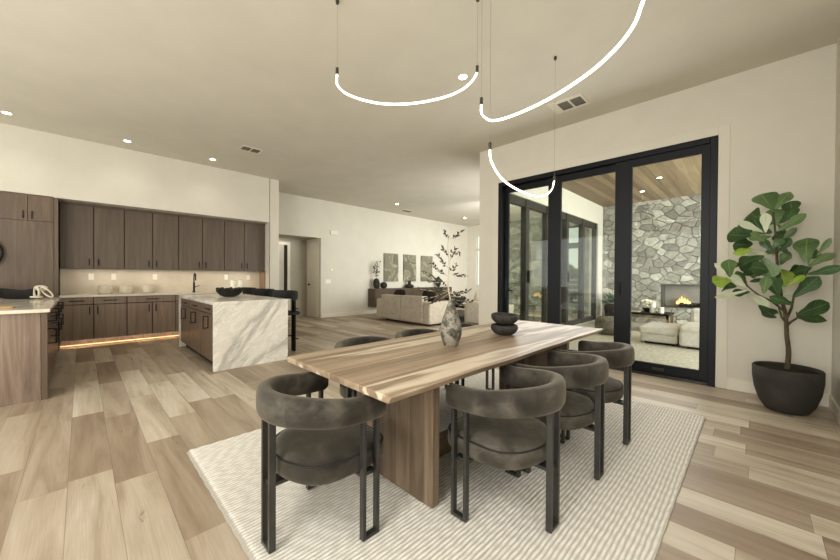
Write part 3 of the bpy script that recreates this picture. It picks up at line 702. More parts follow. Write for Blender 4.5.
# ------------------------------------------------------------------ rug
bm = bmesh.new(); X0, X1, Y0, Y1 = -2.83, -.30, .52, 3.96
nx, ny = 840, 150; pitch = .0218; rows = []
rnd = random.Random(3); ph = [rnd.random()*6.28 for _ in range(200)]
for j in range(ny+1):
    y = Y0+(Y1-Y0)*j/ny; row = []
    for i in range(nx+1):
        x = X0+(X1-X0)*i/nx; u = (x-X0)/pitch; k = int(u)
        wob = .05*math.sin(y*14+ph[k % 200])+.05*math.sin(y*43+ph[(k*7) % 200])+.06*math.sin(y*5+k*.05)
        f = (math.sin(2*PI*(u+wob))*.5+.5)
        z = .009+.0065*f**.7*(.8+.2*math.sin(y*70+ph[(k*3) % 200]))
        xx, yy = x, y
        if i in (0, nx): xx += .002*math.sin(y*31)
        if j in (0, ny): yy += .0015*math.sin(x*47)
        row.append(bm.verts.new((xx, yy, z if 0 < i < nx and 0 < j < ny else .001)))
    rows.append(row)
for a, b in zip(rows, rows[1:]):
    for i in range(nx): bm.faces.new((a[i], a[i+1], b[i+1], b[i]))
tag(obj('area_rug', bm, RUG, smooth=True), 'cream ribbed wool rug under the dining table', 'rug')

# ------------------------------------------------------------------ table decor
VX, VY = -1.555, 1.885
t = thing('vase', 'mottled grey teardrop vase on the dining table', 'vase', (VX, VY, TZ))
bm = bmesh.new(); lathe(bm, [(.046, 0), (.052, .006), (.066, .045), (.077, .085), (.079, .11), (.074, .15), (.06, .2), (.042, .25), (.027, .295), (.018, .325), (.0165, .335), (.013, .336), (.011, .3)], 40)
obj('body', bm, VASEM, t, smooth='auto')
D0 = (Vector((VX, VY, 0))).dot(Vector((FF.x, FF.y, 0)).normalized())
t = thing('leafy_branch', 'tall dry olive branch with small leaves standing in the mottled vase', 'branch')
top = Vector((VX, VY, TZ+.315))
stem = spline([top, at(448, 285, D0), at(449, 262, D0), at(447.5, 246, D0+.02), at(449.5, 236, D0+.04)], 6)
bm = bmesh.new(); tube(bm, stem, [.0055-.0037*i/len(stem) for i in range(len(stem))], 8)
sprays = [(449, 240, 444, 230), (450, 239, 462.5, 230), (449, 257, 442, 246), (449, 252, 460, 252), (448, 276, 431, 263), (449, 272, 457, 264), (449, 273, 467, 275), (448, 281, 428, 281), (448, 290, 419, 289), (448, 291, 424, 299), (449, 288, 456, 300), (449, 293, 470, 290), (449, 298, 472, 301), (448, 285, 434, 291), (449, 262, 455, 248), (448, 268, 437, 254), (449, 296, 462, 306), (448, 283, 424, 272), (448, 294, 430, 303), (449, 292, 464, 296)]
lf = bmesh.new(); rr = random.Random(5)
def leaflet(bm, p, d, ln, wd, nrm):
    d = d.normalized(); s = d.cross(nrm).normalized()
    v = [bm.verts.new(q) for q in (p, p+d*ln*.4+s*wd, p+d*ln, p+d*ln*.4-s*wd)]; bm.faces.new(v)
for k, (a, b, c, d) in enumerate(sprays):
    dz = rr.uniform(-.12, .12); A = at(a, b, D0); B = at(c, d, D0+dz); m = (A+B)/2+Vector((0, 0, -.01))
    sp = spline([A, m, B], 4); tube(bm, sp, .0018, 5)
    L = (B-A).length; n = max(9, int(L/.0068))
    for i in range(n):
        f = .18+.82*i/n; p = A.lerp(B, f)+Vector((0, 0, -.01))*(1-abs(2*f-1))
        dr = (B-A).normalized()+Vector((rr.uniform(-1, 1), rr.uniform(-1, 1), rr.uniform(-.9, 1.0)))*.85
        leaflet(lf, p, dr, rr.uniform(.02, .036), rr.uniform(.0048, .0085), Vector((rr.uniform(-1, 1), rr.uniform(-1, 1), rr.uniform(-1, 1))))
obj('stem', bm, STEMP, t, smooth=True)
obj('leaves', lf, OLIVE, t)['kind'] = 'stuff'
def bowl(z, lab, tl):
    bm = bmesh.new(); lathe(bm, [(.055, 0), (.085, .012), (.11, .038), (.117, .062), (.113, .08), (.104, .086), (.098, .078), (.09, .045), (.05, .022)], 40, tilt=Matrix.Rotation(tl, 3, 'Y'))
    o = obj('bowl', bm, BOWLM, smooth='auto'); o.location = (-1.545, 2.6, z); tag(o, lab, 'bowl', 'stacked black bowls on the dining table')
bowl(TZ, 'lower rough black bowl of the stack on the dining table', 0); bowl(TZ+.092, 'upper rough black bowl of the stack on the dining table', .05)

# ------------------------------------------------------------------ pendant lights
def pendant(A, B, pix, lab):
    t = thing('pendant_light', lab, 'light', (0, 0, 0), 0, 'glowing curved tube lights over the table')
    A = Vector(A); B = Vector(B); hd = Vector((B.x-A.x, B.y-A.y, 0)); n = Vector((-hd.y, hd.x, 0)).normalized()
    eye = Vector((0, 0, EYE)); pts = []
    for (x, y) in pix:
        d = at(x, y, 1)-eye; k = (A-eye).dot(n)/d.dot(n); pts.append(eye+d*k)
    pts[0] = Vector((A.x, A.y, A.z)); pts[-1] = Vector((B.x, B.y, B.z))
    sp = spline(pts, 5); bm = bmesh.new(); tube(bm, sp, .0075, 10); obj('glowing_tube', bm, LED, t, smooth=True)
    ch_ = bmesh.new(); tube(ch_, [p+Vector((0, 0, .0085)) for p in sp], .004, 6); obj('channel', ch_, PLASTIC, t, smooth=True)
    for P in (A, B):
        obj('end_cap', T((P.x, P.y, P.z-.005), (P.x, P.y, P.z+.05), r=.0125, n=12), LEGM, t, smooth='auto')
        obj('cable', T((P.x, P.y, P.z+.05), (P.x, P.y, H), r=.0011, n=6), GRILLE2, t)
        obj('ceiling_mount', T((P.x, P.y, H-.03), (P.x, P.y, H), r=.014, n=14), LEGM, t, smooth='auto')
pendant((-2.475, 1.5, 2.93), (-1.63, 2.29, 2.93), [(336, 77), (337, 84), (342, 90.5), (350, 95.5), (366.6, 101), (385, 104), (407, 104), (429, 101), (449.6, 95.5), (463.7, 88.5), (472.5, 80.5), (476.5, 72)], 'curved glowing tube light at the left, nearest the kitchen side')
pendant((-1.56, 2.25, 2.63), (-.39, 1.936, 2.64), [(480, 105), (481.5, 113), (487, 119), (494, 120.6), (506, 118), (526.5, 110), (550.8, 98), (575, 83), (599, 65), (619.6, 44.5), (633.8, 25), (640.6, 8), (642, -4)], 'large curved glowing tube light sweeping up to the top right')
pendant((-1.49, 2.27, 2.26), (-1.49, 3.47, 2.26), [(489.2, 149), (490.9, 160), (498, 174), (508, 184), (522.4, 192), (534.6, 196), (544.7, 195.3), (551.6, 189.5), (554, 180)], 'lowest curved glowing tube light in front of the sliding door')

# ------------------------------------------------------------------ potted fig
PX, PY = .225, 4.74
t = thing('potted_fiddle_leaf_fig', 'fiddle leaf fig in a charcoal pot in the right corner', 'plant', (0, 0, 0))
bm = bmesh.new(); lathe(bm, [(.12, .0), (.145, .006), (.19, .08), (.222, .19), (.236, .3), (.238, .4), (.231, .413), (.219, .408), (.213, .36)], 48, (PX, PY, 0)); obj('pot', bm, CONCRETE, t, smooth='auto')
bm = bmesh.new(); rnd = random.Random(2)
lathe(bm, [(.21, .34), (.206, .385), (.12, .395), (.03, .398)], 40, (PX, PY, 0)); obj('soil', bm, SOIL, t, smooth=True)
DP = Vector((PX, PY, 0)).dot(Vector((FF.x, FF.y, 0)).normalized())
def q1(x, y): return (710+x/5.6, 180+y/5.6)
def q2(x, y): return (710+x/5.6, 260+y/5.6)
def P3(p, dd=0): return at(p[0], p[1], DP+dd)
bm = bmesh.new()
tr = spline([Vector((PX, PY, .37)), P3(q2(440, 520)), P3(q2(430, 420)), P3(q2(424, 310)), P3(q2(400, 210), .03), P3(q1(378, 480), .03), P3(q1(372, 380)), P3(q1(365, 280)), P3(q1(355, 180))], 6)
tube(bm, tr, [.021-.015*i/len(tr) for i in range(len(tr))], 10)
for br in ([q2(428, 370), q2(455, 345), q2(488, 322), q2(484, 290)], [q2(424, 345), q2(402, 320), q2(385, 270)], [q2(418, 290), q2(350, 235), q2(280, 200), q2(215, 150), q2(165, 95)], [q2(428, 330), q2(455, 270), q2(470, 210), q2(520, 110), q1(545, 510), q1(560, 470)]):
    sp = spline([P3(p, .015*i) for i, p in enumerate(br)], 5); tube(bm, sp, [.011-.006*i/len(sp) for i in range(len(sp))], 8)
obj('trunk', bm, BARK, t, smooth=True)
def fig_leaf(b, tp, wpx, mat, seed, dd=None):
    r = random.Random(seed); db = r.uniform(-.08, .08) if dd is None else dd
    db2 = db+r.uniform(-.1, .1)
    A = P3(b, db); B = P3(tp, db2)
    while max(A.x, B.x) > XR-.05 or max(A.y, B.y) > YW-.08: db -= .03; db2 -= .03; A = P3(b, db); B = P3(tp, db2)
    view = (A-Vector((0, 0, EYE))).normalized()
    L = (B-A).length; d = (B-A)/L; s = d.cross(view).normalized(); n = s.cross(d).normalized()
    px = math.hypot(b[0]-tp[0], b[1]-tp[1]); W = L*(wpx/5.6)/max(px, 1)*.7; B = A+(B-A)*1.06
    tw = r.uniform(-.45, .45); s2 = (s*math.cos(tw)+n*math.sin(tw)); n2 = s2.cross(d).normalized()
    cup = r.uniform(.12, .3)*(1 if r.random() < .7 else -1); arc = r.uniform(-.12, .16)
    bm = bmesh.new(); uv = bm.loops.layers.uv.new('UVMap'); rows = []; NI, NJ = 12, 6
    for i in range(NI+1):
        f = i/NI; w = W*(.07+1.22*f**.95*(1-f**4.5))*(1-.18*math.exp(-((f-.36)/.13)**2)) if f < 1 else W*.04
        if i == 0: w = W*.05
        row = []
        for j in range(NJ+1):
            g = -1+2*j/NJ
            p = A+d*(L*f)+s2*(w*g)+n2*(cup*abs(g)**1.5*w+arc*L*math.sin(PI*f)+.02*W*math.sin(f*26+j*1.3)*abs(g))
            row.append((bm.verts.new(p), (j/NJ, f)))
        rows.append(row)
    for a, c in zip(rows, rows[1:]):
        for j in range(NJ):
            q = (a[j], a[j+1], c[j+1], c[j]); fc = bm.faces.new([v[0] for v in q])
            for lp, v in zip(fc.loops, q): lp[uv].uv = v[1]
    # short leaf stalk
    obj('leaf', bm, mat, t, smooth=True)
D, Mm, Pl, Br = LEAF_D, LEAF_M, LEAF_P, LEAF_B
LV = [(q1, 350, 165, 285, 80, 78, Mm), (q1, 350, 165, 345, 68, 80, Mm), (q1, 365, 165, 450, 66, 50, Mm), (q1, 370, 255, 345, 162, 78, Mm), (q1, 385, 245, 479, 152, 38, D), (q1, 375, 290, 539, 188, 60, Mm), (q1, 390, 355, 486, 266, 40, Mm),
      (q1, 312, 295, 310, 183, 46, Pl), (q1, 300, 294, 155, 232, 44, Pl), (q1, 300, 290, 240, 213, 64, D), (q1, 230, 312, 98, 306, 72, D), (q1, 345, 320, 353, 248, 44, Pl), (q1, 305, 342, 218, 300, 56, Mm), (q1, 345, 315, 283, 325, 42, Mm),
      (q1, 240, 360, 130, 362, 55, D), (q1, 240, 385, 128, 412, 48, Br), (q1, 322, 412, 200, 398, 56, Pl), (q1, 350, 405, 285, 330, 44, D), (q1, 352, 385, 405, 322, 50, D), (q1, 352, 425, 410, 335, 36, Pl), (q1, 305, 425, 165, 492, 80, D), (q1, 290, 430, 358, 545, 84, Mm),
      (q1, 195, 452, 118, 487, 26, D), (q1, 290, 500, 186, 527, 34, D), (q1, 392, 467, 456, 430, 16, Mm), (q1, 545, 470, 545, 325, 88, Mm), (q1, 598, 425, 677, 323, 36, Mm), (q1, 565, 440, 612, 402, 30, D), (q1, 550, 488, 699, 408, 44, Mm), (q1, 545, 528, 745, 484, 70, D), (q1, 525, 530, 560, 478, 26, D),
      (q1, 112, 545, 104, 445, 52, Mm), (q1, 98, 545, 25, 464, 26, Pl), (q2, 120, 112, 15, 124, 56, Br), (q2, 205, 156, 118, 82, 52, Pl), (q2, 208, 150, 148, 62, 46, D), (q2, 222, 166, 26, 210, 24, Pl), (q2, 225, 178, 122, 186, 44, D), (q2, 335, 105, 222, 122, 26, D), (q2, 385, 200, 330, 96, 84, D), (q2, 417, 152, 392, 48, 74, Br),
      (q2, 440, 142, 532, 84, 36, Br), (q2, 462, 212, 612, 92, 88, D), (q2, 468, 190, 384, 168, 48, Pl), (q2, 467, 248, 333, 203, 58, D), (q2, 478, 262, 362, 310, 84, Pl), (q2, 484, 312, 668, 240, 66, D), (q2, 490, 322, 656, 342, 40, D), (q2, 273, 252, 370, 326, 40, D), (q2, 213, 184, 332, 256, 36, Pl), (q2, 150, 150, 88, 140, 40, D),
      (q1, 470, 560, 530, 535, 30, D), (q2, 300, 190, 318, 90, 48, Mm), (q2, 400, 100, 290, 30, 60, D), (q2, 330, 60, 230, 40, 50, D)]
for i, (q, a, b, c, d, w, m) in enumerate(LV):
    fig_leaf(q(a, b), q(c, d), w, m, i*13+1, .12*math.sin(i*2.4)-.02)

rr = random.Random(21)
for k in range(16):
    a = rr.uniform(0, 6.28); cx, cy = 772+rr.uniform(-22, 22), 250+rr.uniform(-36, 44); ln = rr.uniform(15, 21)
    fig_leaf((cx, cy), (cx+ln*math.cos(a), cy-abs(ln*math.sin(a))*.6-4), rr.uniform(50, 66), rr.choice([D, D, Mm, Mm]), 400+k, rr.uniform(.08, .24))

# ------------------------------------------------------------------ living room
def rbox(x0, x1, y0, y1, z0, z1): return boxes((x0, x1, y0, y1, z0, z1))
t = thing('sofa', 'cream two seat sofa seen from behind in the living room', 'sofa')
obj('base', rbox(-7.7, -5.76, 6.14, 7.05, .05, .42), SOFA, t, bevel=.03)
obj('back_cushion', rbox(-7.66, -6.82, 6.1, 6.32, .07, .745), SOFA, t, bevel=.035)
obj('back_cushion', rbox(-6.81, -5.98, 6.1, 6.32, .07, .755), SOFA, t, bevel=.035)
obj('armrest', rbox(-7.9, -7.67, 6.12, 7.05, .05, .62), SOFA, t, bevel=.04)
obj('armrest', rbox(-5.97, -5.74, 6.12, 7.05, .05, .62), SOFA, t, bevel=.04)
obj('seat_cushion', rbox(-7.66, -6.82, 6.33, 7.07, .42, .54), SOFA, t, bevel=.04); obj('seat_cushion', rbox(-6.81, -5.98, 6.33, 7.07, .42, .54), SOFA, t, bevel=.04)
obj('plinth_foot', rbox(-7.6, -5.85, 6.25, 6.95, .013, .05), DARKIN, t)
def cushion(x, y, z, s, lab, mat=DARKCUSH, rz=0, h=None):
    bm = bmesh.new(); lathe(bm, [(.02, -.09), (.6, -.06), (.92, -.02), (1, 0), (.92, .02), (.6, .06), (.02, .09)], 32, sup=3.2)
    for v in bm.verts: v.co.x *= s/2; v.co.y *= (h or s)/2; v.co.z *= 1
    bmesh.ops.rotate(bm, verts=bm.verts, matrix=Matrix.Rotation(PI/2-.25, 3, 'X')); bmesh.ops.rotate(bm, verts=bm.verts, matrix=Matrix.Rotation(rz, 3, 'Z'))
    o = obj('cushion', bm, mat, smooth=True); o.location = (x, y, z); tag(o, lab, 'cushion', 'dark scatter cushions')
cushion(-7.3, 6.5, .72, .5, 'dark cushion peeking over the left of the sofa back', h=.34)
cushion(-6.15, 6.52, .76, .48, 'dark cushion peeking over the right of the sofa back', h=.34)
t = thing('serving_bowl', 'wide dark bowl just past the right end of the sofa', 'bowl', (-6.55, 8.15, .42))
bm = bmesh.new(); lathe(bm, [(.12, 0), (.26, .06), (.33, .17), (.34, .2), (.3, .18), (.1, .06)], 32); obj('dish', bm, DARKCER, t, smooth='auto')
t = thing('coffee_table', 'black low coffee table beyond the sofa', 'table', (0, 0, 0))
obj('top', rbox(-7.1, -5.7, 7.75, 8.5, .36, .42), BLACK, t, bevel=.01)
for x in (-6.95, -5.85):
    obj('leg', rbox(x-.06, x+.06, 7.85, 8.4, .012, .36), BLACK, t, bevel=.01)
tag(obj('living_rug', boxes((-8.0, -4.4, 6.55, 10.2, 0, .012)), plain('dark_rug', (74, 66, 54), .95, 0, .2, 25), bevel=.003), 'dark rug under the living room sofa and coffee table', 'rug')
t = thing('armchair', 'cream armchair half hidden by the door wall', 'armchair')
obj('base', rbox(-5.39, -4.45, 7.09, 7.95, .05, .42), SOFA, t, bevel=.03); obj('back_cushion', rbox(-5.36, -4.48, 7.07, 7.27, .06, .64), SOFA, t, bevel=.05)
for x in (-5.42, -4.63): obj('armrest', rbox(x, x+.2, 7.1, 7.95, .05, .56), SOFA, t, bevel=.04)
cushion(-4.84, 7.5, .7, .4, 'black cushion standing on the cream armchair', BLACKFAB, h=.44)
cushion(-5.28, 7.6, .7, .36, 'pale cushion beside the black cushion on the armchair', CREAM, h=.42)
# console
CX = -8.82
t = thing('console_cabinet', 'long floating fluted walnut console under three artworks', 'cabinet')
obj('carcass', rbox(XL+.002, CX-.02, 6.8, 10.75, .25, .85), CONWOOD, t, bevel=.004)
for k in range(5):
    a = 6.82+k*.784; bs = [(CX-.02, CX-.006, a, a+.776, .27, .83)]
    for j in range(19): bs.append((CX-.006, CX, a+.008+j*.04, a+.034+j*.04, .27, .83))
    obj('door', boxes(*bs), CONWOOD, t)
for y0, y1, s, lab in ((7.46, 8.11, 1, 'leftmost of three grey green textured relief artworks'), (8.38, 9.02, 2, 'middle of three grey green textured relief artworks'), (9.3, 9.94, 5, 'rightmost of three grey green textured relief artworks')):
    am = art_material(s)
    t = thing('wall_art', lab, 'artwork', (0, 0, 0), 0, 'textured artworks above the console')
    bm = bmesh.new(); nn = 24; grid = []
    for i in range(nn+1):
        row = []
        for j in range(nn*2+1):
            y = y0+(y1-y0)*i/nn; z = 1.08+1.0*j/(nn*2); u, v = i/nn, j/(nn*2)
            hgt = .012*math.sin(6*v+3*math.sin(3*u+s)+s)+.02*math.exp(-((u-(.25+.75*(1-v)+.05*math.sin(v*9)))/.05)**2)*(1 if s == 1 else .5)
            row.append(bm.verts.new((XL+.04+max(-.008, hgt), y, z)))
        grid.append(row)
    for a, b in zip(grid, grid[1:]):
        for j in range(nn*2): bm.faces.new((a[j], b[j], b[j+1], a[j+1]))
    obj('relief', bm, am, t, smooth=True); obj('stretcher_frame', rbox(XL, XL+.03, y0, y1, 1.08, 2.08), am, t, bevel=.002)
def dvase(name, x, y, prof, lab, mat=DARKCER):
    bm = bmesh.new(); lathe(bm, prof, 28); o = obj(name, bm, mat, smooth='auto'); o.location = (x, y, .851); tag(o, lab, 'vase', 'dark ceramics on the console'); return o
dvase('ribbed_vase', -9.0, 6.98, [(.05, 0), (.09, .05), (.11, .16), (.1, .26), (.07, .32), (.04, .345), (.03, .34)], 'tall dark vase holding a sprig at the left end of the console')
dvase('round_vase', -8.98, 7.28, [(.05, 0), (.1, .04), (.12, .11), (.1, .18), (.04, .22), (.03, .22)], 'round dark vase second from the left on the console')
dvase('squat_vase', -9.0, 8.5, [(.1, 0), (.17, .03), (.18, .07), (.12, .12), (.06, .14), (.06, .24), (.08, .26), (.04, .25)], 'low dark bottle shaped vase at the middle of the console')
dvase('oval_vase', -9.0, 10.1, [(.03, 0), (.09, .08), (.11, .2), (.08, .34), (.03, .42), (.02, .42)], 'oval dark vase at the right end of the console')
t = thing('dry_sprig', 'small dry leafy sprig in the tall vase on the console', 'branch')
bm = bmesh.new(); lf = bmesh.new(); rr = random.Random(9); b0 = Vector((-9.0, 6.98, 1.17))
tube(bm, spline([b0, b0+Vector((0, .0, .2)), b0+Vector((.02, -.02, .38)), b0+Vector((.02, .03, .52))], 4), .006, 6)
for k in range(44):
    z = rr.uniform(.12, .52); p = b0+Vector((0, 0, z)); d = Vector((rr.uniform(-.6, .6), rr.uniform(-1, 1), rr.uniform(-.2, .9)))
    e = p+d*rr.uniform(.03, .11); leaflet(lf, e, d, .075, .022, Vector((1, rr.uniform(-.5, .5), rr.uniform(-.5, .5))))
for k in range(9):
    p = b0+Vector((0, 0, .08+.045*k)); s = (-1)**k; tube(bm, [p, p+Vector((.02, s*.08, .06)), p+Vector((.02, s*.14, .13))], .003, 5)
obj('stem', bm, OLIVE, t); obj('leaves', lf, OLIVE, t)['kind'] = 'stuff'
# wall devices
tag(obj('door_chime', rbox(XL, XL+.05, 5.36, 5.62, 2.53, 2.66), TRIM, bevel=.008), 'white door chime box high on the living room wall', 'chime')
tag(obj('thermostat', rbox(XL, XL+.02, 5.38, 5.46, 1.42, 1.5), PLASTIC, bevel=.006), 'small white thermostat right of the hall opening', 'thermostat')
t = thing('light_switch', 'white light switch below the thermostat on the living room wall', 'switch', (XL, 5.3, 1.1))
obj('plate', boxes((0, .008, -.09, .09, -.06, .06)), PLASTIC, t, bevel=.002); obj('rocker', boxes((.008, .013, -.06, -.02, -.035, .035), (.008, .013, .02, .06, -.035, .035)), PLASTIC, t)

# ------------------------------------------------------------------ ceiling fittings
def can(x, y, z, lab, group='recessed ceiling lights', e=None):
    t = thing('recessed_light', lab, 'light', (x, y, z), 0, group)
    bm = bmesh.new(); n = 28
    for r0, r1, z0, z1 in ((.062, .05, -.004, -.004), (.05, .043, -.004, 0)):
        a = [bm.verts.new((r0*math.cos(2*PI*i/n), r0*math.sin(2*PI*i/n), z0)) for i in range(n)]; b = [bm.verts.new((r1*math.cos(2*PI*i/n), r1*math.sin(2*PI*i/n), z1)) for i in range(n)]
        for i in range(n): bm.faces.new((a[i], a[(i+1) % n], b[(i+1) % n], b[i]))
    obj('trim_ring', bm, PLASTIC, t)
    bm = bmesh.new(); lathe(bm, [(.045, -.003), (.045, -.001)], 28); obj('lens', bm, CANL, t)
    sp = bpy.data.lights.new('downlight', 'SPOT'); sp.energy = e or 14; sp.spot_size = 2.2; sp.spot_blend = 1; sp.shadow_soft_size = .06; sp.color = (1, .96, .9)
    so = bpy.data.objects.new('downlight_lamp', sp); C.objects.link(so); so.parent = t; so.location = (0, 0, -.02)
can(-7.54, -.74, H, 'leftmost glowing recessed light above the kitchen'); can(-7.62, .56, H, 'second recessed light from the left above the kitchen cupboards'); can(-7.59, 1.83, H, 'third recessed light from the left, left of the ceiling vent')
can(-8.0, 7.0, H, 'recessed light in the living room ceiling above the artworks'); can(-7.96, 10.45, H, 'farthest recessed light in the living room ceiling'); can(-2.39, 3.08, H, 'large glowing recessed light beside the left tube pendant')
can(-1.5, 8.9, 3.448, 'upper right recessed light in the cedar patio ceiling', 'patio recessed lights', 80); can(-2.04, 10.0, 3.448, 'lower left recessed light in the cedar patio ceiling', 'patio recessed lights', 80)
def vent(x0, x1, y0, y1, grilles, lab):
    t = thing('ceiling_vent', lab, 'vent', ((x0+x1)/2, (y0+y1)/2, H), 0, 'ceiling air vents')
    cx, cy = (x0+x1)/2, (y0+y1)/2
    obj('frame', boxes((x0-cx, x1-cx, y0-cy, y1-cy, -.008, 0)), TRIM, t, bevel=.002)
    for (a, b, c, d) in grilles:
        bs = [(a-cx, b-cx, c-cy, d-cy, -.0095, -.008)]
        g = obj('grille', boxes(*bs), DARKIN if False else GRILLE, t)
        n = int((d-c)/.022); sl = [(a-cx, b-cx, c-cy+k*.022, c-cy+k*.022+.008, -.014, -.0095) for k in range(n)]
        obj('slats', boxes(*sl), GRILLE2, g)
vent(-1.98, -1.55, 4.36, 4.7, [(-1.87, -1.74, 4.42, 4.64), (-1.71, -1.58, 4.42, 4.64)], 'white ceiling vent with two grilles near the sliding door')
vent(-6.6, -6.37, 1.99, 2.34, [(-6.57, -6.4, 2.02, 2.15), (-6.57, -6.4, 2.18, 2.31)], 'ceiling vent above the kitchen island')
vent(-8.72, -8.45, 7.75, 8.2, [(-8.68, -8.49, 7.79, 8.16)], 'small ceiling vent in the living room near the artworks')

# ------------------------------------------------------------------ patio contents
t = thing('fireplace', 'linear gas fireplace set in the flagstone wall', 'fireplace')
obj('surround', boxes((FX0, FX0+.05, YS-.02, YS+.28, FZ0, FZ1), (FX1-.05, FX1, YS-.02, YS+.28, FZ0, FZ1), (FX0+.05, FX1-.05, YS-.02, YS+.28, FZ1-.05, FZ1), (FX0+.05, FX1-.05, YS-.02, YS+.28, FZ0, FZ0+.03)), plain('grey_steel', (92, 90, 84), .5, .4), t, bevel=.003)
obj('firebox', boxes((FX0+.05, FX1-.05, YS+.26, YS+.28, FZ0+.03, FZ1-.05)), plain('firebox_back', (150, 146, 136), .6, .1, .1, 3), t)
bm = bmesh.new(); rr = random.Random(4)
for k in range(60):
    x = rr.uniform(FX0+.4, FX1-.4); lathe(bm, [(.02, -.03), (.05, -.01), (.045, .02), (.015, .04)], 6, (x, YS+.12+rr.uniform(-.06, .06), FZ0+.06+rr.random()*.06))
obj('stones', bm, DARKCER, t)['kind'] = 'stuff'
bm = bmesh.new()
for k, (x, h, r) in enumerate([(-1.5, .14, .03), (-1.45, .22, .04), (-1.4, .3, .045), (-1.34, .25, .045), (-1.28, .2, .04), (-1.23, .13, .03)]):
    h *= .75; lathe(bm, [(r*.6, 0), (r, h*.2), (r*.8, h*.5), (r*.35, h*.8), (.004, h)], 10, (x, YS+.12, FZ0+.09))
obj('flames', bm, flame_material(), t, smooth=True)
tag(obj('patio_rug', boxes((-2.6, 2.2, 5.9, 9.2, -.01, .008)), PRUG, bevel=.003), 'pale woven rug on the patio floor', 'rug')
t = thing('outdoor_sofa', 'pale outdoor sofa on the patio seen through the right pane', 'sofa')
obj('base', rbox(-.95, 1.1, 7.5, 8.5, .05, .33), PATSOFA, t, bevel=.04); obj('seat_cushion', rbox(-.95, .1, 7.48, 8.3, .3, .42), PATSOFA, t, bevel=.05); obj('seat_cushion', rbox(.12, 1.1, 7.48, 8.3, .3, .42), PATSOFA, t, bevel=.05)
obj('back_cushion', rbox(-.88, 1.1, 8.3, 8.55, .33, .68), PATSOFA, t, bevel=.06); obj('foot_plinth', rbox(-.85, 1.0, 7.6, 8.4, .008, .05), DARKIN, t)
t = thing('outdoor_ottoman', 'pale square outdoor ottoman left of the patio sofa', 'ottoman')
obj('base', rbox(-1.56, -.98, 7.6, 8.5, .05, .22), PATSOFA, t, bevel=.03); obj('cushion', rbox(-1.58, -.96, 7.56, 8.52, .2, .34), PATSOFA, t, bevel=.05); obj('foot_plinth', rbox(-1.5, -1.05, 7.68, 8.42, .008, .05), DARKIN, t)
t = thing('patio_table', 'dark topped wooden patio table in front of the fireplace', 'table')
obj('top', rbox(-2.35, -1.35, 9.3, 10.0, .4, .44), BLACK, t, bevel=.006)
for x in (-2.3, -1.42):
    for y in (9.34, 9.9): obj('leg', rbox(x, x+.06, y, y+.06, -.01, .4), CEDAR, t, bevel=.004)
obj('apron', rbox(-2.29, -1.37, 9.34, 9.38, .33, .4), CEDAR, t)
def pillar(x, y, h, r, lab):
    bm = bmesh.new(); lathe(bm, [(r, 0), (r*1.02, h*.96), (r*.7, h), (.01, h*.98)], 20); o = obj('pillar_candle', bm, WAX, smooth='auto'); o.location = (x, y, .441); tag(o, lab, 'candle', 'white candles on the patio table')
pillar(-1.72, 9.6, .22, .06, 'taller white candle on the patio table'); pillar(-1.55, 9.55, .14, .06, 'shorter white candle on the patio table')
t = thing('flower_bowl', 'white flowers in a green bowl on the patio table', 'flowers', (-1.85, 9.75, .44))
bm = bmesh.new(); lathe(bm, [(.05, 0), (.1, .05), (.12, .09), (.1, .08)], 20); obj('dish', bm, DARKCER, t, smooth='auto')
bm = bmesh.new(); rr = random.Random(6)
for k in range(40):
    a = rr.random()*6.28; r = rr.random()*.16; z = .12+.16*rr.random(); s = .028
    lathe(bm, [(.004, -s), (s, -s*.3), (s*.8, s*.5), (.004, s)], 6, (r*math.cos(a), r*math.sin(a), z))
obj('blossoms', bm, WAX, t)['kind'] = 'stuff'
tag(obj('book', boxes((-2.2, -1.95, 9.38, 9.62, .441, .462)), CREAM, bevel=.002), 'pale book lying on the patio table', 'book')
t = thing('patio_pouf', 'round woven pouf on the patio by the middle pane', 'pouf', (-2.3, 8.3, .008))
bm = bmesh.new(); lathe(bm, [(.2, 0), (.27, .06), (.29, .18), (.27, .32), (.2, .38), (.05, .39)], 32); obj('cushion', bm, plain('grey_weave', (120, 114, 100), .9, 0, .2, 30, .2, .5), t, smooth='auto')
t = thing('patio_planter', 'dark urn with foliage in the patio corner', 'planter', (-2.9, 10.9, -.01))
bm = bmesh.new(); lathe(bm, [(.14, 0), (.22, .2), (.25, .45), (.22, .5), (.19, .46)], 28); obj('pot', bm, DARKCER, t, smooth='auto')
lf = bmesh.new(); rr = random.Random(12)
for k in range(90):
    d = Vector((rr.uniform(-1, 1), rr.uniform(-1, 1), rr.uniform(0, 1.3))).normalized(); p = Vector((0, 0, .5))+d*rr.uniform(.05, .25); leaflet(lf, p, d, .14, .03, Vector((rr.uniform(-1, 1), rr.uniform(-1, 1), 1)))
obj('foliage', lf, LEAF_D, t)['kind'] = 'stuff'

# ------------------------------------------------------------------ outside beyond the far window
struct('ground_outside', boxes((-30, 30, YF+.3, 60, -.3, -.12)), plain('dry_ground', (170, 158, 130), .95, 0, .1, 2), 'dry ground outside', 'ground')
def tree(x, y, h, seed, lab):
    t = thing('garden_tree', lab, 'tree', (x, y, -.12), 0, 'trees outside the far window'); rr = random.Random(seed)
    obj('trunk', T((0, 0, 0), (.1, 0, h*.5), r=.12), BARK, t)
    bm = bmesh.new()
    for k in range(900):
        d = Vector((rr.gauss(0, 1), rr.gauss(0, 1), rr.gauss(0, 1))).normalized()*rr.uniform(.5, 1); p = Vector((d.x*h*.38, d.y*h*.38, h*.62+d.z*h*.38))
        leaflet(bm, p, Vector((rr.gauss(0, 1), rr.gauss(0, 1), rr.gauss(0, 1))), .32, .12, Vector((rr.gauss(0, 1), rr.gauss(0, 1), rr.gauss(0, 1))))
    obj('crown', bm, TREE, t)['kind'] = 'stuff'
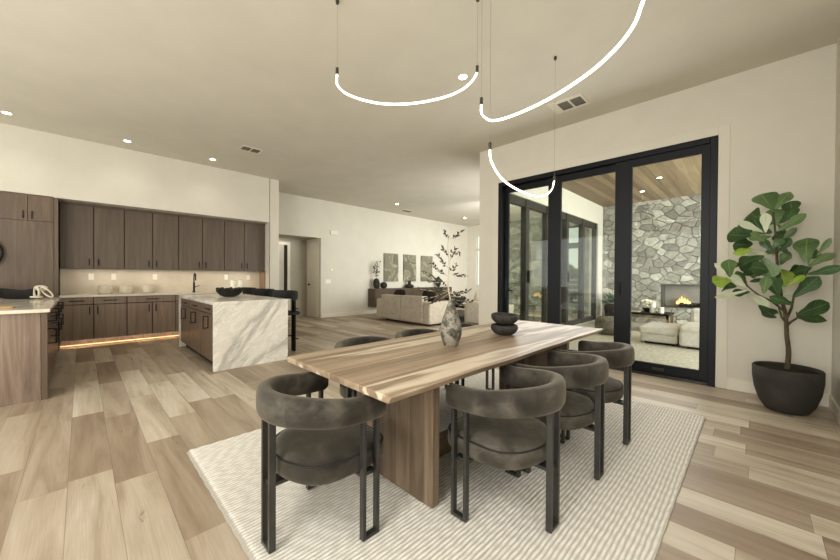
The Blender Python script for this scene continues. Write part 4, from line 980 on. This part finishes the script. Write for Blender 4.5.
tree(-7.0, 18.5, 1.9, 1, 'low bushy tree seen through the far window, left'); tree(-5.6, 17.0, 1.5, 2, 'small bushy tree seen through the far window, right')
t = thing('railing', 'pale railing outside the far window', 'railing')
for z in (.75, .95, 1.15): obj('rail', boxes((-7.5, -4.0, 14.0, 14.04, z, z+.04)), TRIM, t)
for x in (-7.0, -5.8, -4.6): obj('post', boxes((x, x+.06, 14.0, 14.06, -.12, 1.19)), TRIM, t)

# ------------------------------------------------------------------ light
w = bpy.data.worlds.new('sky'); bpy.context.scene.world = w; w.use_nodes = True; nt = w.node_tree
bg = nt.nodes['Background']; tcw = nt.nodes.new('ShaderNodeTexCoord'); sx = nt.nodes.new('ShaderNodeSeparateXYZ'); rp = nt.nodes.new('ShaderNodeValToRGB')
nt.links.new(tcw.outputs['Generated'], sx.inputs[0]); nt.links.new(sx.outputs[2], rp.inputs[0]); nt.links.new(rp.outputs[0], bg.inputs[0])
rp.color_ramp.elements[0].color = (.95, .93, .88, 1); rp.color_ramp.elements[1].color = (.62, .76, .92, 1); rp.color_ramp.elements[1].position = .6
bg.inputs[1].default_value = 1.6
def area(name, loc, target, sx_, sy_, e, col=(1, .95, .87)):
    l = bpy.data.lights.new(name, 'AREA'); l.shape = 'RECTANGLE'; l.size = sx_; l.size_y = sy_; l.energy = e; l.color = col
    o = bpy.data.objects.new(name, l); C.objects.link(o); o.location = loc
    o.rotation_euler = (Vector(target)-Vector(loc)).to_track_quat('-Z', 'Y').to_euler(); return o
N = (.985, .993, .985)
area('near_fill_light', (.42, -2.6, 1.8), (-4, .6, 1.4), 4.2, 2.6, 205, N)  # main fill lamp added out of view, no window there
area('rear_fill_light', (-.5, -4.7, 1.8), (-2.6, 2, 1.2), 1.8, 2.6, 100, N)  # added lamp behind the camera, in front of solid wall
area('ceiling_fill_light', (-3.6, -2.4, .35), (-3.6, -2.0, 3.5), 6.5, 2.6, 92, N)  # unseen upward lamp added to brighten the ceiling evenly
area('kitchen_fill_light', (-6.0, -4.8, 1.8), (-6.5, 2, 1.4), 3.5, 2.4, 70, N)  # unseen lamp added to brighten the kitchen
area('patio_door_daylight', (XP-.45, 8.3, 1.7), (-9, 8.3, 1.9), 4.6, 2.7, 140, N)
area('far_wall_fill_light', (-4.9, 8.6, 2.0), (-6.6, 12.3, 1.6), 2.2, 2.2, 85, N)  # added lamp inside the room, aimed at the far stone wall
area('patio_open_side', (3.4, 8.2, 1.5), (-2, 9, 2.0), 5.5, 2.8, 620, (.96, .98, 1))
area('door_daylight', (-1.75, YW-.1, 1.5), (-1.75, 0, .9), 2.6, 2.4, 45, N)
area('chair_fill_light', (.5, 1.5, 1.5), (-3, 2.2, .5), 2.2, 1.5, 34, N)  # out-of-view lamp added to brighten the right-hand chairs
sl = bpy.data.lights.new('table_fill_spot', 'SPOT'); sl.energy = 185; sl.spot_size = 1.9; sl.spot_blend = 1; sl.shadow_soft_size = .45; sl.color = N  # unseen spot added behind the camera to brighten table and rug
slo = bpy.data.objects.new('table_fill_spot', sl); C.objects.link(slo); slo.location = (-.6, -1.2, 3.2); slo.rotation_euler = (Vector((-2.2, 2.2, 0))-Vector((-.6, -1.2, 3.2))).to_track_quat('-Z', 'Y').to_euler()
sl2 = bpy.data.lights.new('floor_fill_spot', 'SPOT'); sl2.energy = 140; sl2.spot_size = 1.9; sl2.spot_blend = 1; sl2.shadow_soft_size = .45; sl2.color = N  # second added spot, lifts the floor towards the kitchen
slo = bpy.data.objects.new('floor_fill_spot', sl2); C.objects.link(slo); slo.location = (-3.4, -2.2, 3.3); slo.rotation_euler = (Vector((-5.2, .9, 0))-Vector((-3.4, -2.2, 3.3))).to_track_quat('-Z', 'Y').to_euler()
area('under_cupboard_strip', (-8.5, 1.45, 1.36), (-8.52, 1.45, 0), 3.2, .08, 4, (1, .84, .66))
area('plinth_glow', (-8.2, 1.45, .15), (-8.45, 1.45, .04), 3.3, .05, 9, (1, .8, .6))
area('hall_light', (-9.75, 4.2, 2.38), (-9.75, 4.2, 0), .6, .6, 2.5)

sc = bpy.context.scene
sc.view_settings.view_transform = 'Standard'; sc.view_settings.look = 'None'; sc.view_settings.exposure = 0; sc.view_settings.gamma = .9
sc.cycles.max_bounces = 10; sc.cycles.diffuse_bounces = 5; sc.cycles.transparent_max_bounces = 12; sc.cycles.sample_clamp_indirect = 6
sc.cycles.use_denoising = True
